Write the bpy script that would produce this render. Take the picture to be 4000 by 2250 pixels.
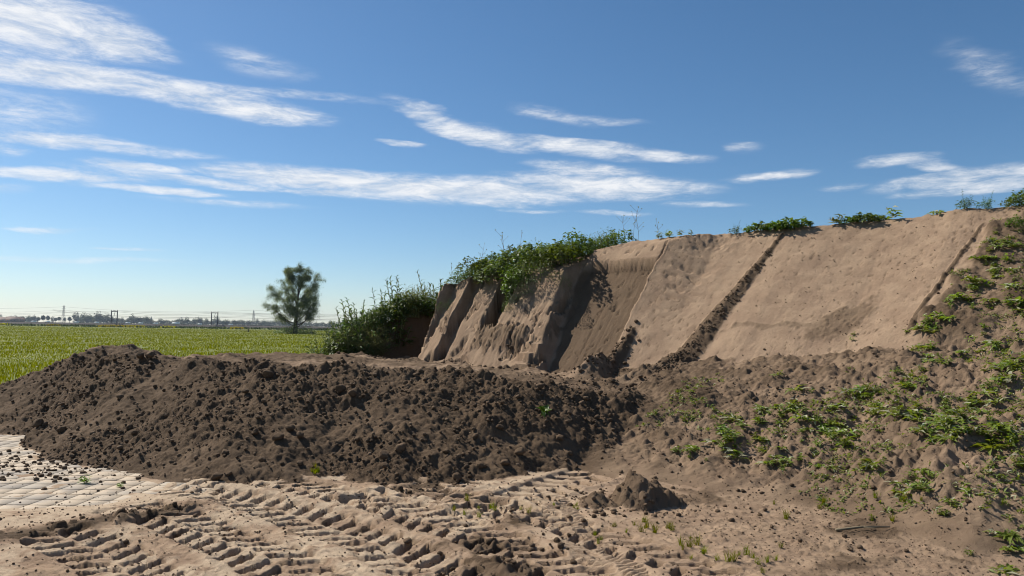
import bpy, math, random
import numpy as np
from mathutils import Matrix, Vector

random.seed(7)
RNG = np.random.default_rng(11)
scene = bpy.context.scene
for o in list(bpy.data.objects):
    bpy.data.objects.remove(o, do_unlink=True)
COL = scene.collection

# ------------------------------------------------------------------ camera
CAM_H = 1.6
FPX = 750.0                       # focal length in pixels of a 1024 wide frame
PITCH = math.atan(41.0 / FPX)
ROLL = 0.0155
_f = np.array([0, math.cos(PITCH), math.sin(PITCH)])
_u0 = np.array([0, -math.sin(PITCH), math.cos(PITCH)])
_r0 = np.array([1.0, 0, 0])
_u = math.cos(ROLL) * _u0 - math.sin(ROLL) * _r0
_r = math.cos(ROLL) * _r0 + math.sin(ROLL) * _u0
cam_data = bpy.data.cameras.new('camera')
cam_data.sensor_width = 36.0
cam_data.lens = FPX / 1024 * 36.0
cam_data.clip_start = 0.1
cam_data.clip_end = 12000.0
cam = bpy.data.objects.new('camera', cam_data)
COL.objects.link(cam)
cam.matrix_world = Matrix(((_r[0], _u[0], -_f[0], 0), (_r[1], _u[1], -_f[1], 0), (_r[2], _u[2], -_f[2], CAM_H), (0, 0, 0, 1)))
scene.camera = cam

def ray(px, py):
    return (px - 512) / FPX * _r + (288 - py) / FPX * _u + _f

def at(px, py, Y):
    """world point seen at a pixel, at distance Y in front of the camera"""
    d = ray(px, py)
    k = Y / d[1]
    return Vector((d[0] * k, Y, CAM_H + d[2] * k))

# ------------------------------------------------------------------ sky, sun, exposure
SUN_AZ = math.radians(-57.0)      # left of the viewing direction
SUN_EL = math.radians(45.0)
world = bpy.data.worlds.new('World')
scene.world = world
world.use_nodes = True
world.cycles.sampling_method = 'MANUAL'
world.cycles.sample_map_resolution = 512
wt = world.node_tree
wt.nodes.clear()

class NT:
    """small helper to write node trees"""
    def __init__(self, tree):
        self.t = tree
    def n(self, kind, **kw):
        nd = self.t.nodes.new(kind)
        for k, v in kw.items():
            setattr(nd, k, v)
        return nd
    def link(self, a, b):
        self.t.links.new(a, b)
    def val(self, sock, v):
        if hasattr(v, 'is_linked') or isinstance(v, bpy.types.NodeSocket):
            self.t.links.new(v, sock)
        else:
            sock.default_value = v
    def math(self, op, a, b=None, c=None, clamp=False):
        nd = self.n('ShaderNodeMath', operation=op, use_clamp=clamp)
        self.val(nd.inputs[0], a)
        if b is not None: self.val(nd.inputs[1], b)
        if c is not None: self.val(nd.inputs[2], c)
        return nd.outputs[0]
    def vec(self, op, a, b=None):
        nd = self.n('ShaderNodeVectorMath', operation=op)
        self.val(nd.inputs[0], a)
        if b is not None: self.val(nd.inputs[1], b)
        return nd.outputs['Value'] if op in ('LENGTH', 'DOT_PRODUCT', 'DISTANCE') else nd.outputs[0]
    def noise(self, v, scale, detail=4, rough=0.55, dist=0.0, dim='3D'):
        nd = self.n('ShaderNodeTexNoise', noise_dimensions=dim)
        if v is not None: self.link(v, nd.inputs['Vector'])
        nd.inputs['Scale'].default_value = scale
        nd.inputs['Detail'].default_value = detail
        nd.inputs['Roughness'].default_value = rough
        nd.inputs['Distortion'].default_value = dist
        return nd
    def ramp(self, v, lo, hi, a=0.0, b=1.0, smooth=True):
        nd = self.n('ShaderNodeMapRange')
        nd.interpolation_type = 'SMOOTHSTEP' if smooth else 'LINEAR'
        self.val(nd.inputs['Value'], v)
        self.val(nd.inputs['From Min'], lo); self.val(nd.inputs['From Max'], hi)
        nd.inputs['To Min'].default_value = a; nd.inputs['To Max'].default_value = b
        return nd.outputs[0]
    def mix(self, f, a, b):
        nd = self.n('ShaderNodeMix', data_type='RGBA')
        self.val(nd.inputs[0], f)
        self.val(nd.inputs[6], a if isinstance(a, bpy.types.NodeSocket) else (*a, 1))
        self.val(nd.inputs[7], b if isinstance(b, bpy.types.NodeSocket) else (*b, 1))
        return nd.outputs[2]

W = NT(wt)
sky = W.n('ShaderNodeTexSky', sky_type='NISHITA')
sky.sun_disc = False
sky.sun_elevation = SUN_EL
sky.sun_rotation = SUN_AZ
sky.altitude = 0
sky.air_density = 0.85
sky.dust_density = 0.3
sky.ozone_density = 4.5
# thin streaky clouds: bands placed by compass bearing and elevation, frayed by noise
tc = W.n('ShaderNodeTexCoord')
sep = W.n('ShaderNodeSeparateXYZ')
W.link(tc.outputs['Generated'], sep.inputs[0])
az = W.math('ARCTAN2', sep.outputs[0], sep.outputs[1])
el = W.math('ARCSINE', sep.outputs[2])
zc_ = W.math('MAXIMUM', W.math('ADD', sep.outputs[2], 0.03), 0.02)
plane = W.n('ShaderNodeCombineXYZ')
W.link(W.math('DIVIDE', sep.outputs[0], zc_), plane.inputs[0])
W.link(W.math('DIVIDE', sep.outputs[1], zc_), plane.inputs[1])
ae = W.n('ShaderNodeCombineXYZ')
W.link(az, ae.inputs[0]); W.link(el, ae.inputs[1])
# stretch for the fraying noise: long across, short up
mp = W.n('ShaderNodeMapping')
mp.inputs['Scale'].default_value = (4.5, 20.0, 1.0)
mp.inputs['Rotation'].default_value = (0, 0, math.radians(-2))
W.link(ae.outputs[0], mp.inputs[0])
nz1 = W.noise(mp.outputs[0], 1.0, 4, 0.62, 0, '2D')
nz2 = W.noise(mp.outputs[0], 3.3, 6, 0.66, 0.3, '2D')
nz3 = W.noise(mp.outputs[0], 11.0, 4, 0.7, 0.4, '2D')
warp = W.n('ShaderNodeVectorMath', operation='MULTIPLY_ADD')
W.link(nz1.outputs['Color'], warp.inputs[0])
warp.inputs[1].default_value = (0.10, 0.020, 0)
W.link(W.vec('ADD', ae.outputs[0], (-0.05, -0.010, 0)), warp.inputs[2])
BANDS = [  # centre px, py; half length, half thickness (pixels of the 1024 frame); slope in degrees (+ falls to the right); strength
    (30, 20, 115, 27, 9, 1.25), (110, 40, 65, 17, 12, 1.15), (50, 52, 100, 8, 3, 0.55),
    (70, 78, 150, 14, 6, 1.25), (180, 92, 120, 12, 9, 1.1), (255, 112, 85, 11, 7, 1.2), (280, 92, 95, 4, 6, 0.6),
    (-20, 72, 60, 11, 0, 1.0), (20, 112, 55, 14, 8, 0.35),
    (70, 142, 95, 7, 5, 1.0), (10, 150, 20, 4, 10, 0.5), (140, 148, 60, 4, 5, 0.55),
    (60, 176, 105, 5.5, 4, 1.0), (160, 192, 70, 4, 5, 1.0), (200, 182, 110, 5, 6, 0.75), (135, 167, 48, 5, 5, 0.9),
    (250, 172, 75, 6, 5, 0.95), (330, 180, 140, 14, 5, 1.25), (430, 188, 195, 15, 2, 1.25), (600, 186, 110, 13, 3, 1.15),
    (590, 170, 60, 8, 5, 0.85), (345, 195, 60, 4, 3, 1.0), (490, 201, 40, 4, 4, 0.8),
    (430, 114, 40, 8, 22, 0.8), (480, 135, 55, 11, 15, 1.1), (570, 147, 90, 8, 7, 1.05), (660, 156, 50, 5, 3, 0.8),
    (405, 144, 26, 3, 6, 0.7), (560, 115, 36, 6, 8, 0.6), (610, 119, 30, 3, 3, 0.45), (255, 62, 34, 8, 14, 0.35),
    (740, 148, 14, 3, 5, 0.35), (765, 176, 45, 5, -6, 0.85), (735, 181, 18, 3, 0, 0.6),
    (905, 160, 45, 6, -6, 0.85), (945, 164, 30, 4, 5, 0.6), (960, 178, 80, 8, -8, 0.85), (1000, 184, 60, 7, -3, 0.75), (1030, 172, 60, 9, -10, 0.7),
    (845, 187, 24, 3, -4, 0.55), (940, 193, 28, 3, -4, 0.6), (700, 204, 34, 2.5, 0, 0.45), (530, 209, 22, 2, 2, 0.5), (610, 212, 28, 2, 3, 0.4),
    (990, 68, 26, 6, 22, 0.12), (45, 230, 38, 2.2, 2, 0.6), (130, 249, 26, 1.5, 2, 0.45), (60, 260, 80, 2, 1, 0.25), (5, 188, 30, 3, 0, 0.4),
    (230, 205, 60, 2.5, 3, 0.4),
]
wv = W.vec('ADD', warp.outputs[0], (0, 0, 1))
acc = None
for (bx_, by_, ln, th, sl, st) in BANDS:
    st = st if st > 0.6 else st * 0.62
    ends = []
    for q in (-1, 0, 1):
        d = ray(bx_ + q * ln * math.cos(math.radians(sl)), by_ + q * ln * math.sin(math.radians(sl)))
        d = d / np.linalg.norm(d)
        ends.append((math.atan2(d[0], d[1]), math.asin(d[2])))
    (al, el_), (a0, e0), (ar, er_) = ends
    hl_len = 0.5 * math.hypot(ar - al, er_ - el_)
    ang = math.atan2(er_ - el_, ar - al)
    cs, sn = math.cos(ang), -math.sin(ang)
    hl, ht_ = 1.0 / hl_len, FPX / th
    u_ = W.vec('DOT_PRODUCT', wv, (cs * hl, -sn * hl, -(cs * a0 - sn * e0) * hl))
    v_ = W.vec('DOT_PRODUCT', wv, (sn * ht_, cs * ht_, -(sn * a0 + cs * e0) * ht_))
    q_ = W.math('MULTIPLY_ADD', v_, v_, W.math('MULTIPLY', u_, u_))
    v = W.math('MULTIPLY_ADD', q_, -1.0 * st, st * 0.95)
    acc = v if acc is None else W.math('MAXIMUM', acc, v)
# the same kind of streaks carry on over the rest of the sky
mpo = W.n('ShaderNodeMapping')
mpo.inputs['Scale'].default_value = (0.35, 1.1, 1)
mpo.inputs['Rotation'].default_value = (0, 0, 0.5)
W.link(plane.outputs[0], mpo.inputs[0])
els = W.noise(mpo.outputs[0], 0.9, 5, 0.6, 0.2, '2D')
outside = W.ramp(W.math('ABSOLUTE', az), 0.70, 1.0)
above = W.ramp(el, 0.50, 0.66)
outside = W.math('MAXIMUM', outside, above)
gen = W.math('ADD', W.math('MULTIPLY_ADD', els.outputs[0], 3.0, -1.62), W.math('MULTIPLY_ADD', outside, 3.0, -3.0))
acc = W.math('MAXIMUM', acc, gen)
fray = W.math('ADD', W.math('MULTIPLY_ADD', nz2.outputs[0], 2.3, -1.15), W.math('MULTIPLY_ADD', nz3.outputs[0], 1.1, -0.55))
dens = W.math('ADD', acc, W.math('MULTIPLY', fray, W.ramp(acc, -0.5, 0.3, 0.1, 1.0)))
cover = W.ramp(dens, -0.65, 1.75)
cover = W.math('MULTIPLY', cover, W.ramp(acc, -0.9, 0.25))
bg1 = W.n('ShaderNodeBackground'); bg1.inputs['Strength'].default_value = 0.070
skyc = W.n('ShaderNodeHueSaturation')
skyc.inputs['Saturation'].default_value = 1.12
skyc.inputs['Hue'].default_value = 0.495
W.link(sky.outputs[0], skyc.inputs['Color'])
W.link(skyc.outputs[0], bg1.inputs[0])
bg2 = W.n('ShaderNodeBackground'); bg2.inputs['Strength'].default_value = 0.66
cl_col = W.mix(W.ramp(nz2.outputs[0], 0.3, 0.7), (0.72, 0.77, 0.84), (0.95, 0.96, 0.98))
W.link(cl_col, bg2.inputs[0])
banded = W.n('ShaderNodeMixShader')
W.link(W.math('MULTIPLY', cover, 0.96), banded.inputs[0])
W.link(bg1.outputs[0], banded.inputs[1]); W.link(bg2.outputs[0], banded.inputs[2])
bg3 = W.n('ShaderNodeBackground'); bg3.inputs['Strength'].default_value = 0.66
bg3.inputs[0].default_value = (0.83, 0.86, 0.91, 1)
loose = W.n('ShaderNodeMixShader')
W.link(W.math('MULTIPLY', W.ramp(gen, -0.12, 0.95), 0.96), loose.inputs[0])
W.link(bg1.outputs[0], loose.inputs[1]); W.link(bg3.outputs[0], loose.inputs[2])
# the placed bands are worked out only in the quarter of the sky where they lie
zone = W.math('MULTIPLY', W.math('LESS_THAN', W.math('ABSOLUTE', az), 0.85), W.math('LESS_THAN', W.math('ABSOLUTE', W.math('SUBTRACT', el, 0.27)), 0.30))
mxs = W.n('ShaderNodeMixShader')
W.link(zone, mxs.inputs[0])
W.link(loose.outputs[0], mxs.inputs[1]); W.link(banded.outputs[0], mxs.inputs[2])
wo = W.n('ShaderNodeOutputWorld')
W.link(mxs.outputs[0], wo.inputs[0])

sun_data = bpy.data.lights.new('sun', 'SUN')
sun_data.energy = 5.0
sun_data.angle = math.radians(0.53)
sun_data.color = (1.0, 0.92, 0.80)
sun = bpy.data.objects.new('sun', sun_data)
COL.objects.link(sun)
sdir = Vector((math.sin(SUN_AZ) * math.cos(SUN_EL), math.cos(SUN_AZ) * math.cos(SUN_EL), math.sin(SUN_EL)))
sun.rotation_euler = (-sdir).to_track_quat('-Z', 'Y').to_euler()
sun.location = sdir * 60

scene.view_settings.view_transform = 'Standard'
scene.view_settings.look = 'None'
scene.view_settings.exposure = 0.58
scene.view_settings.gamma = 1.0
scene.view_settings.use_curve_mapping = False
scene.render.engine = 'CYCLES'
scene.cycles.use_denoising = True
scene.cycles.filter_width = 1.0
scene.cycles.denoising_prefilter = 'ACCURATE'
scene.cycles.max_bounces = 6
scene.cycles.diffuse_bounces = 3
scene.cycles.transparent_max_bounces = 6
scene.cycles.volume_bounces = 0

# ------------------------------------------------------------------ noise in numpy
_tab = np.random.default_rng(5).random((4, 1 << 20)).astype(np.float32)
_ang = _tab[0] * 6.2831853
_gc, _gs = np.cos(_ang), np.sin(_ang)

def _ix(ix, iy, seed):
    return (((ix + seed * 131) & 1023) << 10) | ((iy + seed * 57) & 1023)

def noise2(x, y, seed=0):
    """gradient noise, about -0.7..0.7"""
    x, y = np.broadcast_arrays(np.asarray(x, np.float32), np.asarray(y, np.float32))
    ix = np.floor(x); iy = np.floor(y)
    fx = x - ix; fy = y - iy
    ix = ix.astype(np.int32); iy = iy.astype(np.int32)
    ux = fx * fx * (3 - 2 * fx); uy = fy * fy * (3 - 2 * fy)
    out = []
    for dx in (0, 1):
        for dy in (0, 1):
            k = _ix(ix + dx, iy + dy, seed)
            out.append(_gc[k] * (fx - dx) + _gs[k] * (fy - dy))
    n00, n01, n10, n11 = out
    return (n00 * (1 - ux) + n10 * ux) * (1 - uy) + (n01 * (1 - ux) + n11 * ux) * uy

def fbm(x, y, octv, seed=0, gain=0.5):
    t = 0; a = 1.0; f = 1.0
    for i in range(octv):
        t = t + a * noise2(x * f, y * f, seed + 17 * i)
        a *= gain; f *= 2.03
    return t

def lumps(x, y, cell, seed, rmin=0.3, rmax=0.75, prob=0.8, mask=None):
    """height of half buried round lumps, one or none for each cell; only where mask is above zero"""
    full = np.zeros(x.shape, np.float32)
    sel = np.ones(x.shape, bool) if mask is None else np.broadcast_to(mask > 0.003, x.shape)
    if not sel.any(): return full
    x = x[sel]; y = y[sel]
    wx = x + cell * 0.28 * noise2(x / cell * 1.9, y / cell * 1.9, seed + 5)
    wy = y + cell * 0.28 * noise2(x / cell * 1.9 + 31, y / cell * 1.9, seed + 6)
    gx = np.floor(wx / cell).astype(np.int32); gy = np.floor(wy / cell).astype(np.int32)
    best = np.zeros(x.shape, np.float32)
    for dx in (-1, 0, 1):
        for dy in (-1, 0, 1):
            cx = gx + dx; cy = gy + dy
            k = _ix(cx, cy, seed)
            kk = _tab[2][k]
            R = cell * (rmin + (rmax - rmin) * kk * kk)
            R = np.where(_tab[3][k] < prob, R, 1e-6)
            d2 = ((wx - (cx + _tab[0][k]) * cell) ** 2 + (wy - (cy + _tab[1][k]) * cell) ** 2) / (R * R)
            best = np.maximum(best, R * np.sqrt(np.clip(1 - d2, 0, 1)))
    full[sel] = best
    return full

def sstep(x, a, b):
    t = np.clip((x - a) / (b - a), 0, 1)
    return t * t * (3 - 2 * t)

def smax(a, b, k):
    h = np.clip(0.5 + 0.5 * (a - b) / k, 0, 1)
    return b + (a - b) * h + k * h * (1 - h)

def smin(a, b, k):
    return -smax(-a, -b, k)

def seg(X, Y, x0, y0, x1, y1):
    """along-coordinate in metres and side offset (left positive) of points from a segment, and its length"""
    L = math.hypot(x1 - x0, y1 - y0)
    ux, uy = (x1 - x0) / L, (y1 - y0) / L
    a = (X - x0) * ux + (Y - y0) * uy
    b = -(X - x0) * uy + (Y - y0) * ux
    return a, b, L

# ------------------------------------------------------------------ the lie of the land
OX, OY = 2.8, 12.5                 # a point at the foot of the heap
E1 = (0.774, -0.633)               # along the foot, to the right and nearer
E2 = (0.633, 0.774)                # straight up the scraped slope
def to_sr(X, Y):
    return (X - OX) * E1[0] + (Y - OY) * E1[1], (X - OX) * E2[0] + (Y - OY) * E2[1]
def from_sr(s, r):
    return OX + s * E1[0] + r * E2[0], OY + s * E1[1] + r * E2[1]

ARC_X, ARC_Y = -6.85, 0.35          # the wheels turned about this point
TRACKS = [  # straight: x0, y0, x1, y1; arcs: radius, angle0, angle1, None; then half width, lug pitch, depth, chevron
    (8.55, 0.42, 1.20, None, 0.27, 0.20, 0.050, 0.55),
    (7.85, 0.50, 1.15, None, 0.27, 0.20, 0.050, -0.55),
    (7.10, 0.55, 1.05, None, 0.27, 0.19, 0.045, 0.5),
    (9.30, 0.45, 0.92, None, 0.25, 0.20, 0.050, 0.5),
    (6.35, 0.60, 1.00, None, 0.25, 0.19, 0.035, -0.5),
    (-0.35, 6.35, 1.25, 8.8, 0.30, 0.24, 0.060, 0.45),
    (-1.5, 6.7, -0.3, 8.0, 0.28, 0.22, 0.045, -0.4),
    (0.36, 7.25, 0.80, 4.2, 0.17, 0.055, 0.022, 0.35),
    (-4.6, 8.75, -2.7, 7.55, 0.30, 0.20, 0.045, 0.5),
]
GULLY = [(-6.9, 0.15), (-6.45, 0.14), (-5.85, -0.06), (-5.79, 0.24), (-5.62, 0.24), (-5.57, 0.08), (-2.98, -0.16), (-2.78, 0.14), (-1.40, 0.12), (-1.36, -0.16), (0.0, 0.0), (3.6, 0.0), (9, 0.0)]
def land(X, Y):
    """height, soil (0 pale sand .. 1 dark earth), kind: 0 ground 1 bank 2 scraped face 3 cliff 4 weedy flank 5 cone 6 heap top"""
    s, r = to_sr(X, Y)
    n_lo = fbm(X * 0.55, Y * 0.55, 3, 1)
    n_md = fbm(X * 1.9, Y * 1.9, 4, 2)
    n_hi = fbm(X * 7.0, Y * 7.0, 4, 3, 0.6)
    # --- sandy ground
    G = 0.03 + 0.020 * n_lo + 0.016 * n_md + 0.006 * n_hi
    churn = sstep(X, -4.4, -2.6) * (1 - sstep(X, -0.1, 0.6)) * sstep(Y, 3.0, 4.2) * (1 - sstep(Y, 7.6, 8.6))
    near = (Y < 12) * 1.0
    churn = np.maximum(churn, 0.35 * (1 - sstep(X, -0.5, 0.5)))
    wx = X + 0.025 * noise2(X * 6, Y * 6, 71) + 0.08 * noise2(X * 1.3, Y * 1.3, 73)
    wy = Y + 0.025 * noise2(X * 6 + 9, Y * 6, 72) + 0.08 * noise2(X * 1.3 + 5, Y * 1.3, 74)
    imprint = np.zeros_like(X)
    for (x0, y0, x1, y1, hw, pitch, dep, che) in TRACKS:
        if y1 is None:
            b = np.hypot(wx - ARC_X, wy - ARC_Y) - x0
            a = (np.arctan2(wy - ARC_Y, wx - ARC_X) - y0) * x0; L = (x1 - y0) * x0
        else:
            a, b, L = seg(wx, wy, x0, y0, x1, y1)
        inside = sstep(a, -0.1, 0.1) * (1 - sstep(a, L - 0.1, L + 0.1))
        side = np.abs(b)
        ph = (a + che * side + np.where(b > 0, pitch * 0.5, 0)) / pitch
        bar = np.cos(ph * 6.2831853)
        bar = sstep(bar, -0.02, 0.14) * (side < hw) * sstep(side, 0.0, 0.03)
        bar = bar * np.clip(0.85 + 0.7 * noise2(X * 1.6, Y * 1.6, int(pitch * 1000)), 0.1, 1.1)
        rim = np.exp(-((side - hw - 0.05) / 0.05) ** 2)
        edge = (1 - sstep(side, hw - 0.01, hw + 0.02))
        imprint = np.where(inside > 0.01, np.minimum(imprint, -1.2 * dep * bar * edge * inside), imprint)
        G = G + inside * (0.35 * dep * rim - 0.25 * dep * edge)
    G = G + imprint
    G = G + churn * (0.010 * fbm(X * 4.2, Y * 7.5, 3, 8) + 0.013 * fbm(X * 17, Y * 24, 3, 9, 0.7))
    dent = lumps(X * 0.86 + Y * 0.3, Y, 0.155, 21, 0.22, 0.50, 0.8, near * (churn > 0.3))
    G = G - churn * (churn > 0.3) * 0.10 * dent * np.clip(0.6 + 1.4 * noise2(X * 1.1, Y * 1.1, 75), 0, 1.1)
    G = G + churn * 0.30 * lumps(X, Y, 0.11, 20, 0.15, 0.4, 0.22, near) + 0.4 * lumps(X, Y, 0.07, 24, 0.15, 0.4, 0.25, near)
    # low dark ridge of thrown earth in the near left
    a, b, L = seg(X, Y, -4.4, 4.7, -2.5, 6.7)
    band = np.exp(-(b / 0.20) ** 2) * sstep(a, -0.2, 0.3) * (1 - sstep(a, L - 0.5, L + 0.2))
    band2 = np.exp(-(((X + 0.2) / 0.35) ** 2 + ((Y - 5.55) / 0.22) ** 2)) + np.exp(-(((X + 0.02) / 0.35) ** 2 + ((Y - 4.95) / 0.30) ** 2))
    band2 = band2 + 0.8 * np.exp(-(((X - 0.05) / 0.2) ** 2 + ((Y - 6.1) / 0.25) ** 2))
    band = np.maximum(band, np.clip(band2, 0, 1))
    G = G + band * (0.02 + 0.9 * lumps(X, Y, 0.15, 30, 0.2, 0.5, 0.7, band))
    # pavers lie bare in the left: the sand sheet sinks under them
    pv = sstep(Y - 0.25 * (X + 4.0), 6.05, 6.75) * (1 - sstep(X, -3.75, -2.9)) * (1 - sstep(Y, 12.5, 13.5))
    bare = pv * sstep(n_md + 0.6 * n_lo + 0.35 * n_hi, -0.75, -0.15)
    G = G * (1 - 0.85 * pv) - 0.0105 * bare - 0.004 * bare * sstep(n_lo, -0.2, 0.2)
    G = G - 0.5 * sstep(Y, 11.6, 12.4)
    # small hump ridge at the right edge and a wheel rut
    a, b, L = seg(X, Y, 2.75, 4.6, 4.7, 7.7)
    hump = 0.11 * np.where(b > 0, np.exp(-(b / 0.55) ** 2), np.exp(-(b / 0.20) ** 2)) * sstep(a, -0.3, 0.8) * (1 - sstep(a, L - 1.2, L + 0.2)) * (1 + 0.5 * n_md)
    soilG = 0.10 + 0.22 * n_md + 0.30 * sstep(n_hi, 0.1, 0.5) * churn + 0.30 * sstep(-imprint, 0.004, 0.03) + 0.85 * band + 0.5 * sstep(n_md + 0.7 * n_hi, 0.25, 0.6) * churn
    soilG = soilG - 0.95 * (1 - sstep(X, -0.2, 1.4)) * sstep(n_md + 0.5 * n_lo - 0.4 * n_hi, -0.45, 0.1) * (1 - band)  # left foreground paler: dry sand, with glare painted into its tone
    soilG = soilG + 0.22 * sstep(X, 1.0, 3.0) + 0.25 * n_hi * sstep(X, 0.5, 1.5) + 0.45 * sstep(n_md + 0.5 * n_lo, 0.12, 0.4) * sstep(X, 0.8, 2.0)
    G = G + near * sstep(X, 0.3, 1.5) * (0.010 * n_hi + 0.6 * lumps(X, Y, 0.055, 28, 0.2, 0.5, 0.55, near * (X > 0.2)))
    # --- dark bank of pushed-up earth
    yt = np.interp(X, [-12, -7.6, -6.75, -6.3, -5.2, -4.1, -3.0, -2.1, -1.2, -0.57, 0.4, 1.2, 2.4],
                   [11.3, 10.9, 10.7, 9.75, 8.85, 8.15, 7.6, 7.85, 7.75, 7.75, 8.15, 8.7, 9.4])
    yt = yt + 0.22 * noise2(X * 1.2, X * 0 + 3.3, 40) + 0.16 * n_md + 0.05 * n_hi
    yc = np.interp(X, [-12, -8.2, -6.5, -5, -3, 0, 1.5, 2.8], [13, 12.3, 11.9, 11.0, 10.0, 9.7, 10.0, 10.8])
    zc = np.interp(X, [-11, -9.6, -8.6, -7.7, -7.1, -6.3, -5, -3.5, -2, -1, 0, 1, 2, 3], [-0.3, 0.0, 0.34, 0.72, 0.95, 1.02, 1.04, 1.0, 1.06, 0.98, 0.88, 0.80, 0.66, 0.45])
    yc = yc + 0.25 * noise2(X * 0.9, X * 0 + 8.1, 41)
    zc = zc + 0.10 * noise2(X * 1.4, Y * 0.5, 42)
    t = (Y - yt) / np.maximum(yc - yt, 0.4)
    zp = np.interp(X, [-11, -9.6, -8.6, -7.7, -7.1, -5, -2, 1, 4], [-0.3, -0.05, 0.25, 0.66, 0.90, 0.95, 0.86, 0.78, 0.8])
    tt = np.clip(t, 0, 1)
    front = zc * (0.78 * tt + 0.22 * (tt * tt * (3 - 2 * tt))) - 0.2 * np.clip(-t, 0, 3)
    B = np.where(t < 1, front, zc + (zp - zc) * sstep(Y - yc, 0.0, 1.0))
    B = B + 0.20 * np.exp(-(((X + 6.75) / 0.75) ** 2 + ((Y - 13.1) / 0.6) ** 2)) * (1 + 0.5 * n_md)
    B = B + 0.13 * np.exp(-(((X + 3.45) / 0.55) ** 2 + ((Y - 10.6) / 0.35) ** 2))
    ye = np.interp(X, [-12, -8, -6, -4, -1, 3], [13.2, 14.2, 16.0, 17.4, 19.5, 22]) + 0.25 * noise2(X * 0.8, X * 0, 44)
    B = B - 0.75 * np.clip(Y - ye, 0, 3)
    B = B + (0.10 * n_md + 0.08 * fbm(X * 0.9 + 0.4 * Y, Y * 0.5, 3, 46)) * sstep(t, 0.0, 0.25)
    coarse = sstep(fbm(X * 0.7, Y * 0.7, 2, 50), -0.25, 0.35)
    on_top = sstep(t, 1.05, 1.5)
    amp = (0.55 + 0.45 * coarse) * (1 - 0.30 * on_top) * sstep(t, -0.05, 0.06)
    bm_ = amp * (X < 3.5) * (Y < 19)
    lump = 0.8 * lumps(X, Y, 0.34, 51, 0.06, 0.34, 0.22, bm_) + 0.7 * lumps(X, Y, 0.14, 55, 0.10, 0.45, 0.42, bm_) + 0.95 * lumps(X, Y, 0.07, 59, 0.2, 0.6, 0.9, bm_) + 0.9 * lumps(X, Y, 0.042, 60, 0.25, 0.6, 0.9, bm_)
    lump = lump + 0.16 * np.abs(fbm(X * 2.1, Y * 2.1, 5, 64, 0.62))
    lump = lump + 0.022 * fbm(X * 9, Y * 9, 3, 63, 0.6)
    crest = np.exp(-((t - 1.0) / 0.22) ** 2)
    B = B + amp * lump * (1 + 0.4 * crest) * 0.70
    soilB = 1.0 - 0.18 * on_top + 0.25 * n_md - 0.1 * (1 - coarse) - 0.45 * on_top * sstep(n_lo + 0.5 * n_md, 0.2, 0.4)
    # --- apron of crumbled soil below the slope, on the right
    zb = np.interp(s, [-9, -2.6, -1.3, 0, 1, 2.5, 3.5, 6, 12], [0.82, 0.80, 0.94, 1.10, 1.22, 1.22, 1.42, 1.55, 1.6]) + 0.03 * n_md
    rt = 4.5 + 0.25 * noise2(s * 0.8, s * 0, 45) + 0.55 * sstep(s, 3.2, 5.5)
    ta = np.clip((r + rt) / rt, -1, 1.0)
    A = zb * np.where(ta > 0, 0.45 * ta + 0.55 * (1 - np.clip(1 - ta, 0, 1) ** 1.5), ta) - 0.10 * np.clip(r, 0, 5)
    A = A - 1.4 * (1 - sstep(s, -2.8, 0.4)) * np.clip(1 - ta, 0, 1) - 0.5 * (1 - sstep(s, -3.0, -1.2))
    A = A + sstep(ta, 0.0, 0.15) * (0.10 * n_lo + 0.09 * n_md + 0.024 * n_hi + 0.14 * np.abs(fbm(X * 1.6, Y * 1.6, 4, 47, 0.6)) * sstep(s, 1.0, 3.0))
    am = (s > -2) * sstep(ta, 0.0, 0.1)
    crumb = sstep(ta, 0.02, 0.2) * (0.75 * lumps(X, Y, 0.18, 81, 0.1, 0.4, 0.4, am) + 0.75 * lumps(X, Y, 0.07, 85, 0.2, 0.5, 0.75, am))
    A = A + crumb * 1.05 + sstep(ta, 0.02, 0.2) * 0.02 * n_hi + hump * sstep(ta, -0.3, 0.1)
    soilA = 0.56 + 0.25 * (1 - sstep(s, 0.2, 2.2)) + 0.45 * n_md + 0.2 * n_lo - 0.25 * sstep(s, 3.0, 6.0) * sstep(n_lo, -0.1, 0.3)
    # --- the big heap
    gs = np.array([g[0] for g in GULLY]); gr = np.array([g[1] for g in GULLY])
    sw = s + 0.07 * noise2(r * 2.2, s * 0.3, 90) + 0.05 * noise2(r * 8, s * 2, 91)
    sw = sw + 0.26 * np.clip(r, 0, 1.7) * np.exp(-((s + 3.05) / 0.45) ** 4)      # the corner of the cliff leans back
    r0 = np.interp(sw, gs, gr)
    # bay with the dark hollow, and the grassy nose left of it
    r0 = np.where(sw < -6.45, np.interp(sw, [-12, -9.5, -8.3, -7.95, -7.45, -6.62, -6.47, -6.45], [-0.6, -0.3, -0.25, 0.2, 1.2, 1.7, 0.9, 0.15]), r0)
    tan_f = np.interp(sw, [-10, -7.6, -7.0, -6.5, -6.3, -3.4, -2.9, -2.6, -1.42, -1.33, -0.5, 3.4, 5], [0.9, 1.1, 2.6, 2.6, 1.55, 1.42, 1.36, 1.13, 1.12, 1.07, 0.86, 0.70, 0.66])
    zt = np.interp(s, [-12, -10.2, -9.4, -8.2, -7, -5.5, -4, -2.6, -1.3, 0, 3.5, 9], [0.2, 0.75, 1.15, 1.75, 2.25, 2.5, 2.75, 3.0, 3.30, 3.55, 3.66, 3.75])
    zt = zt + 0.07 * n_lo + 0.03 * n_md
    # left of the scraped slope the old overgrown surface still rises from the cliff edge to the ridge
    ze = np.interp(sw, [-12, -9.4, -8.2, -7, -6.4, -5.0, -2.78, -2.70, 0], [0.2, 1.15, 1.75, 2.3, 2.66, 2.74, 2.88, 3.4, 3.6])
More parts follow.
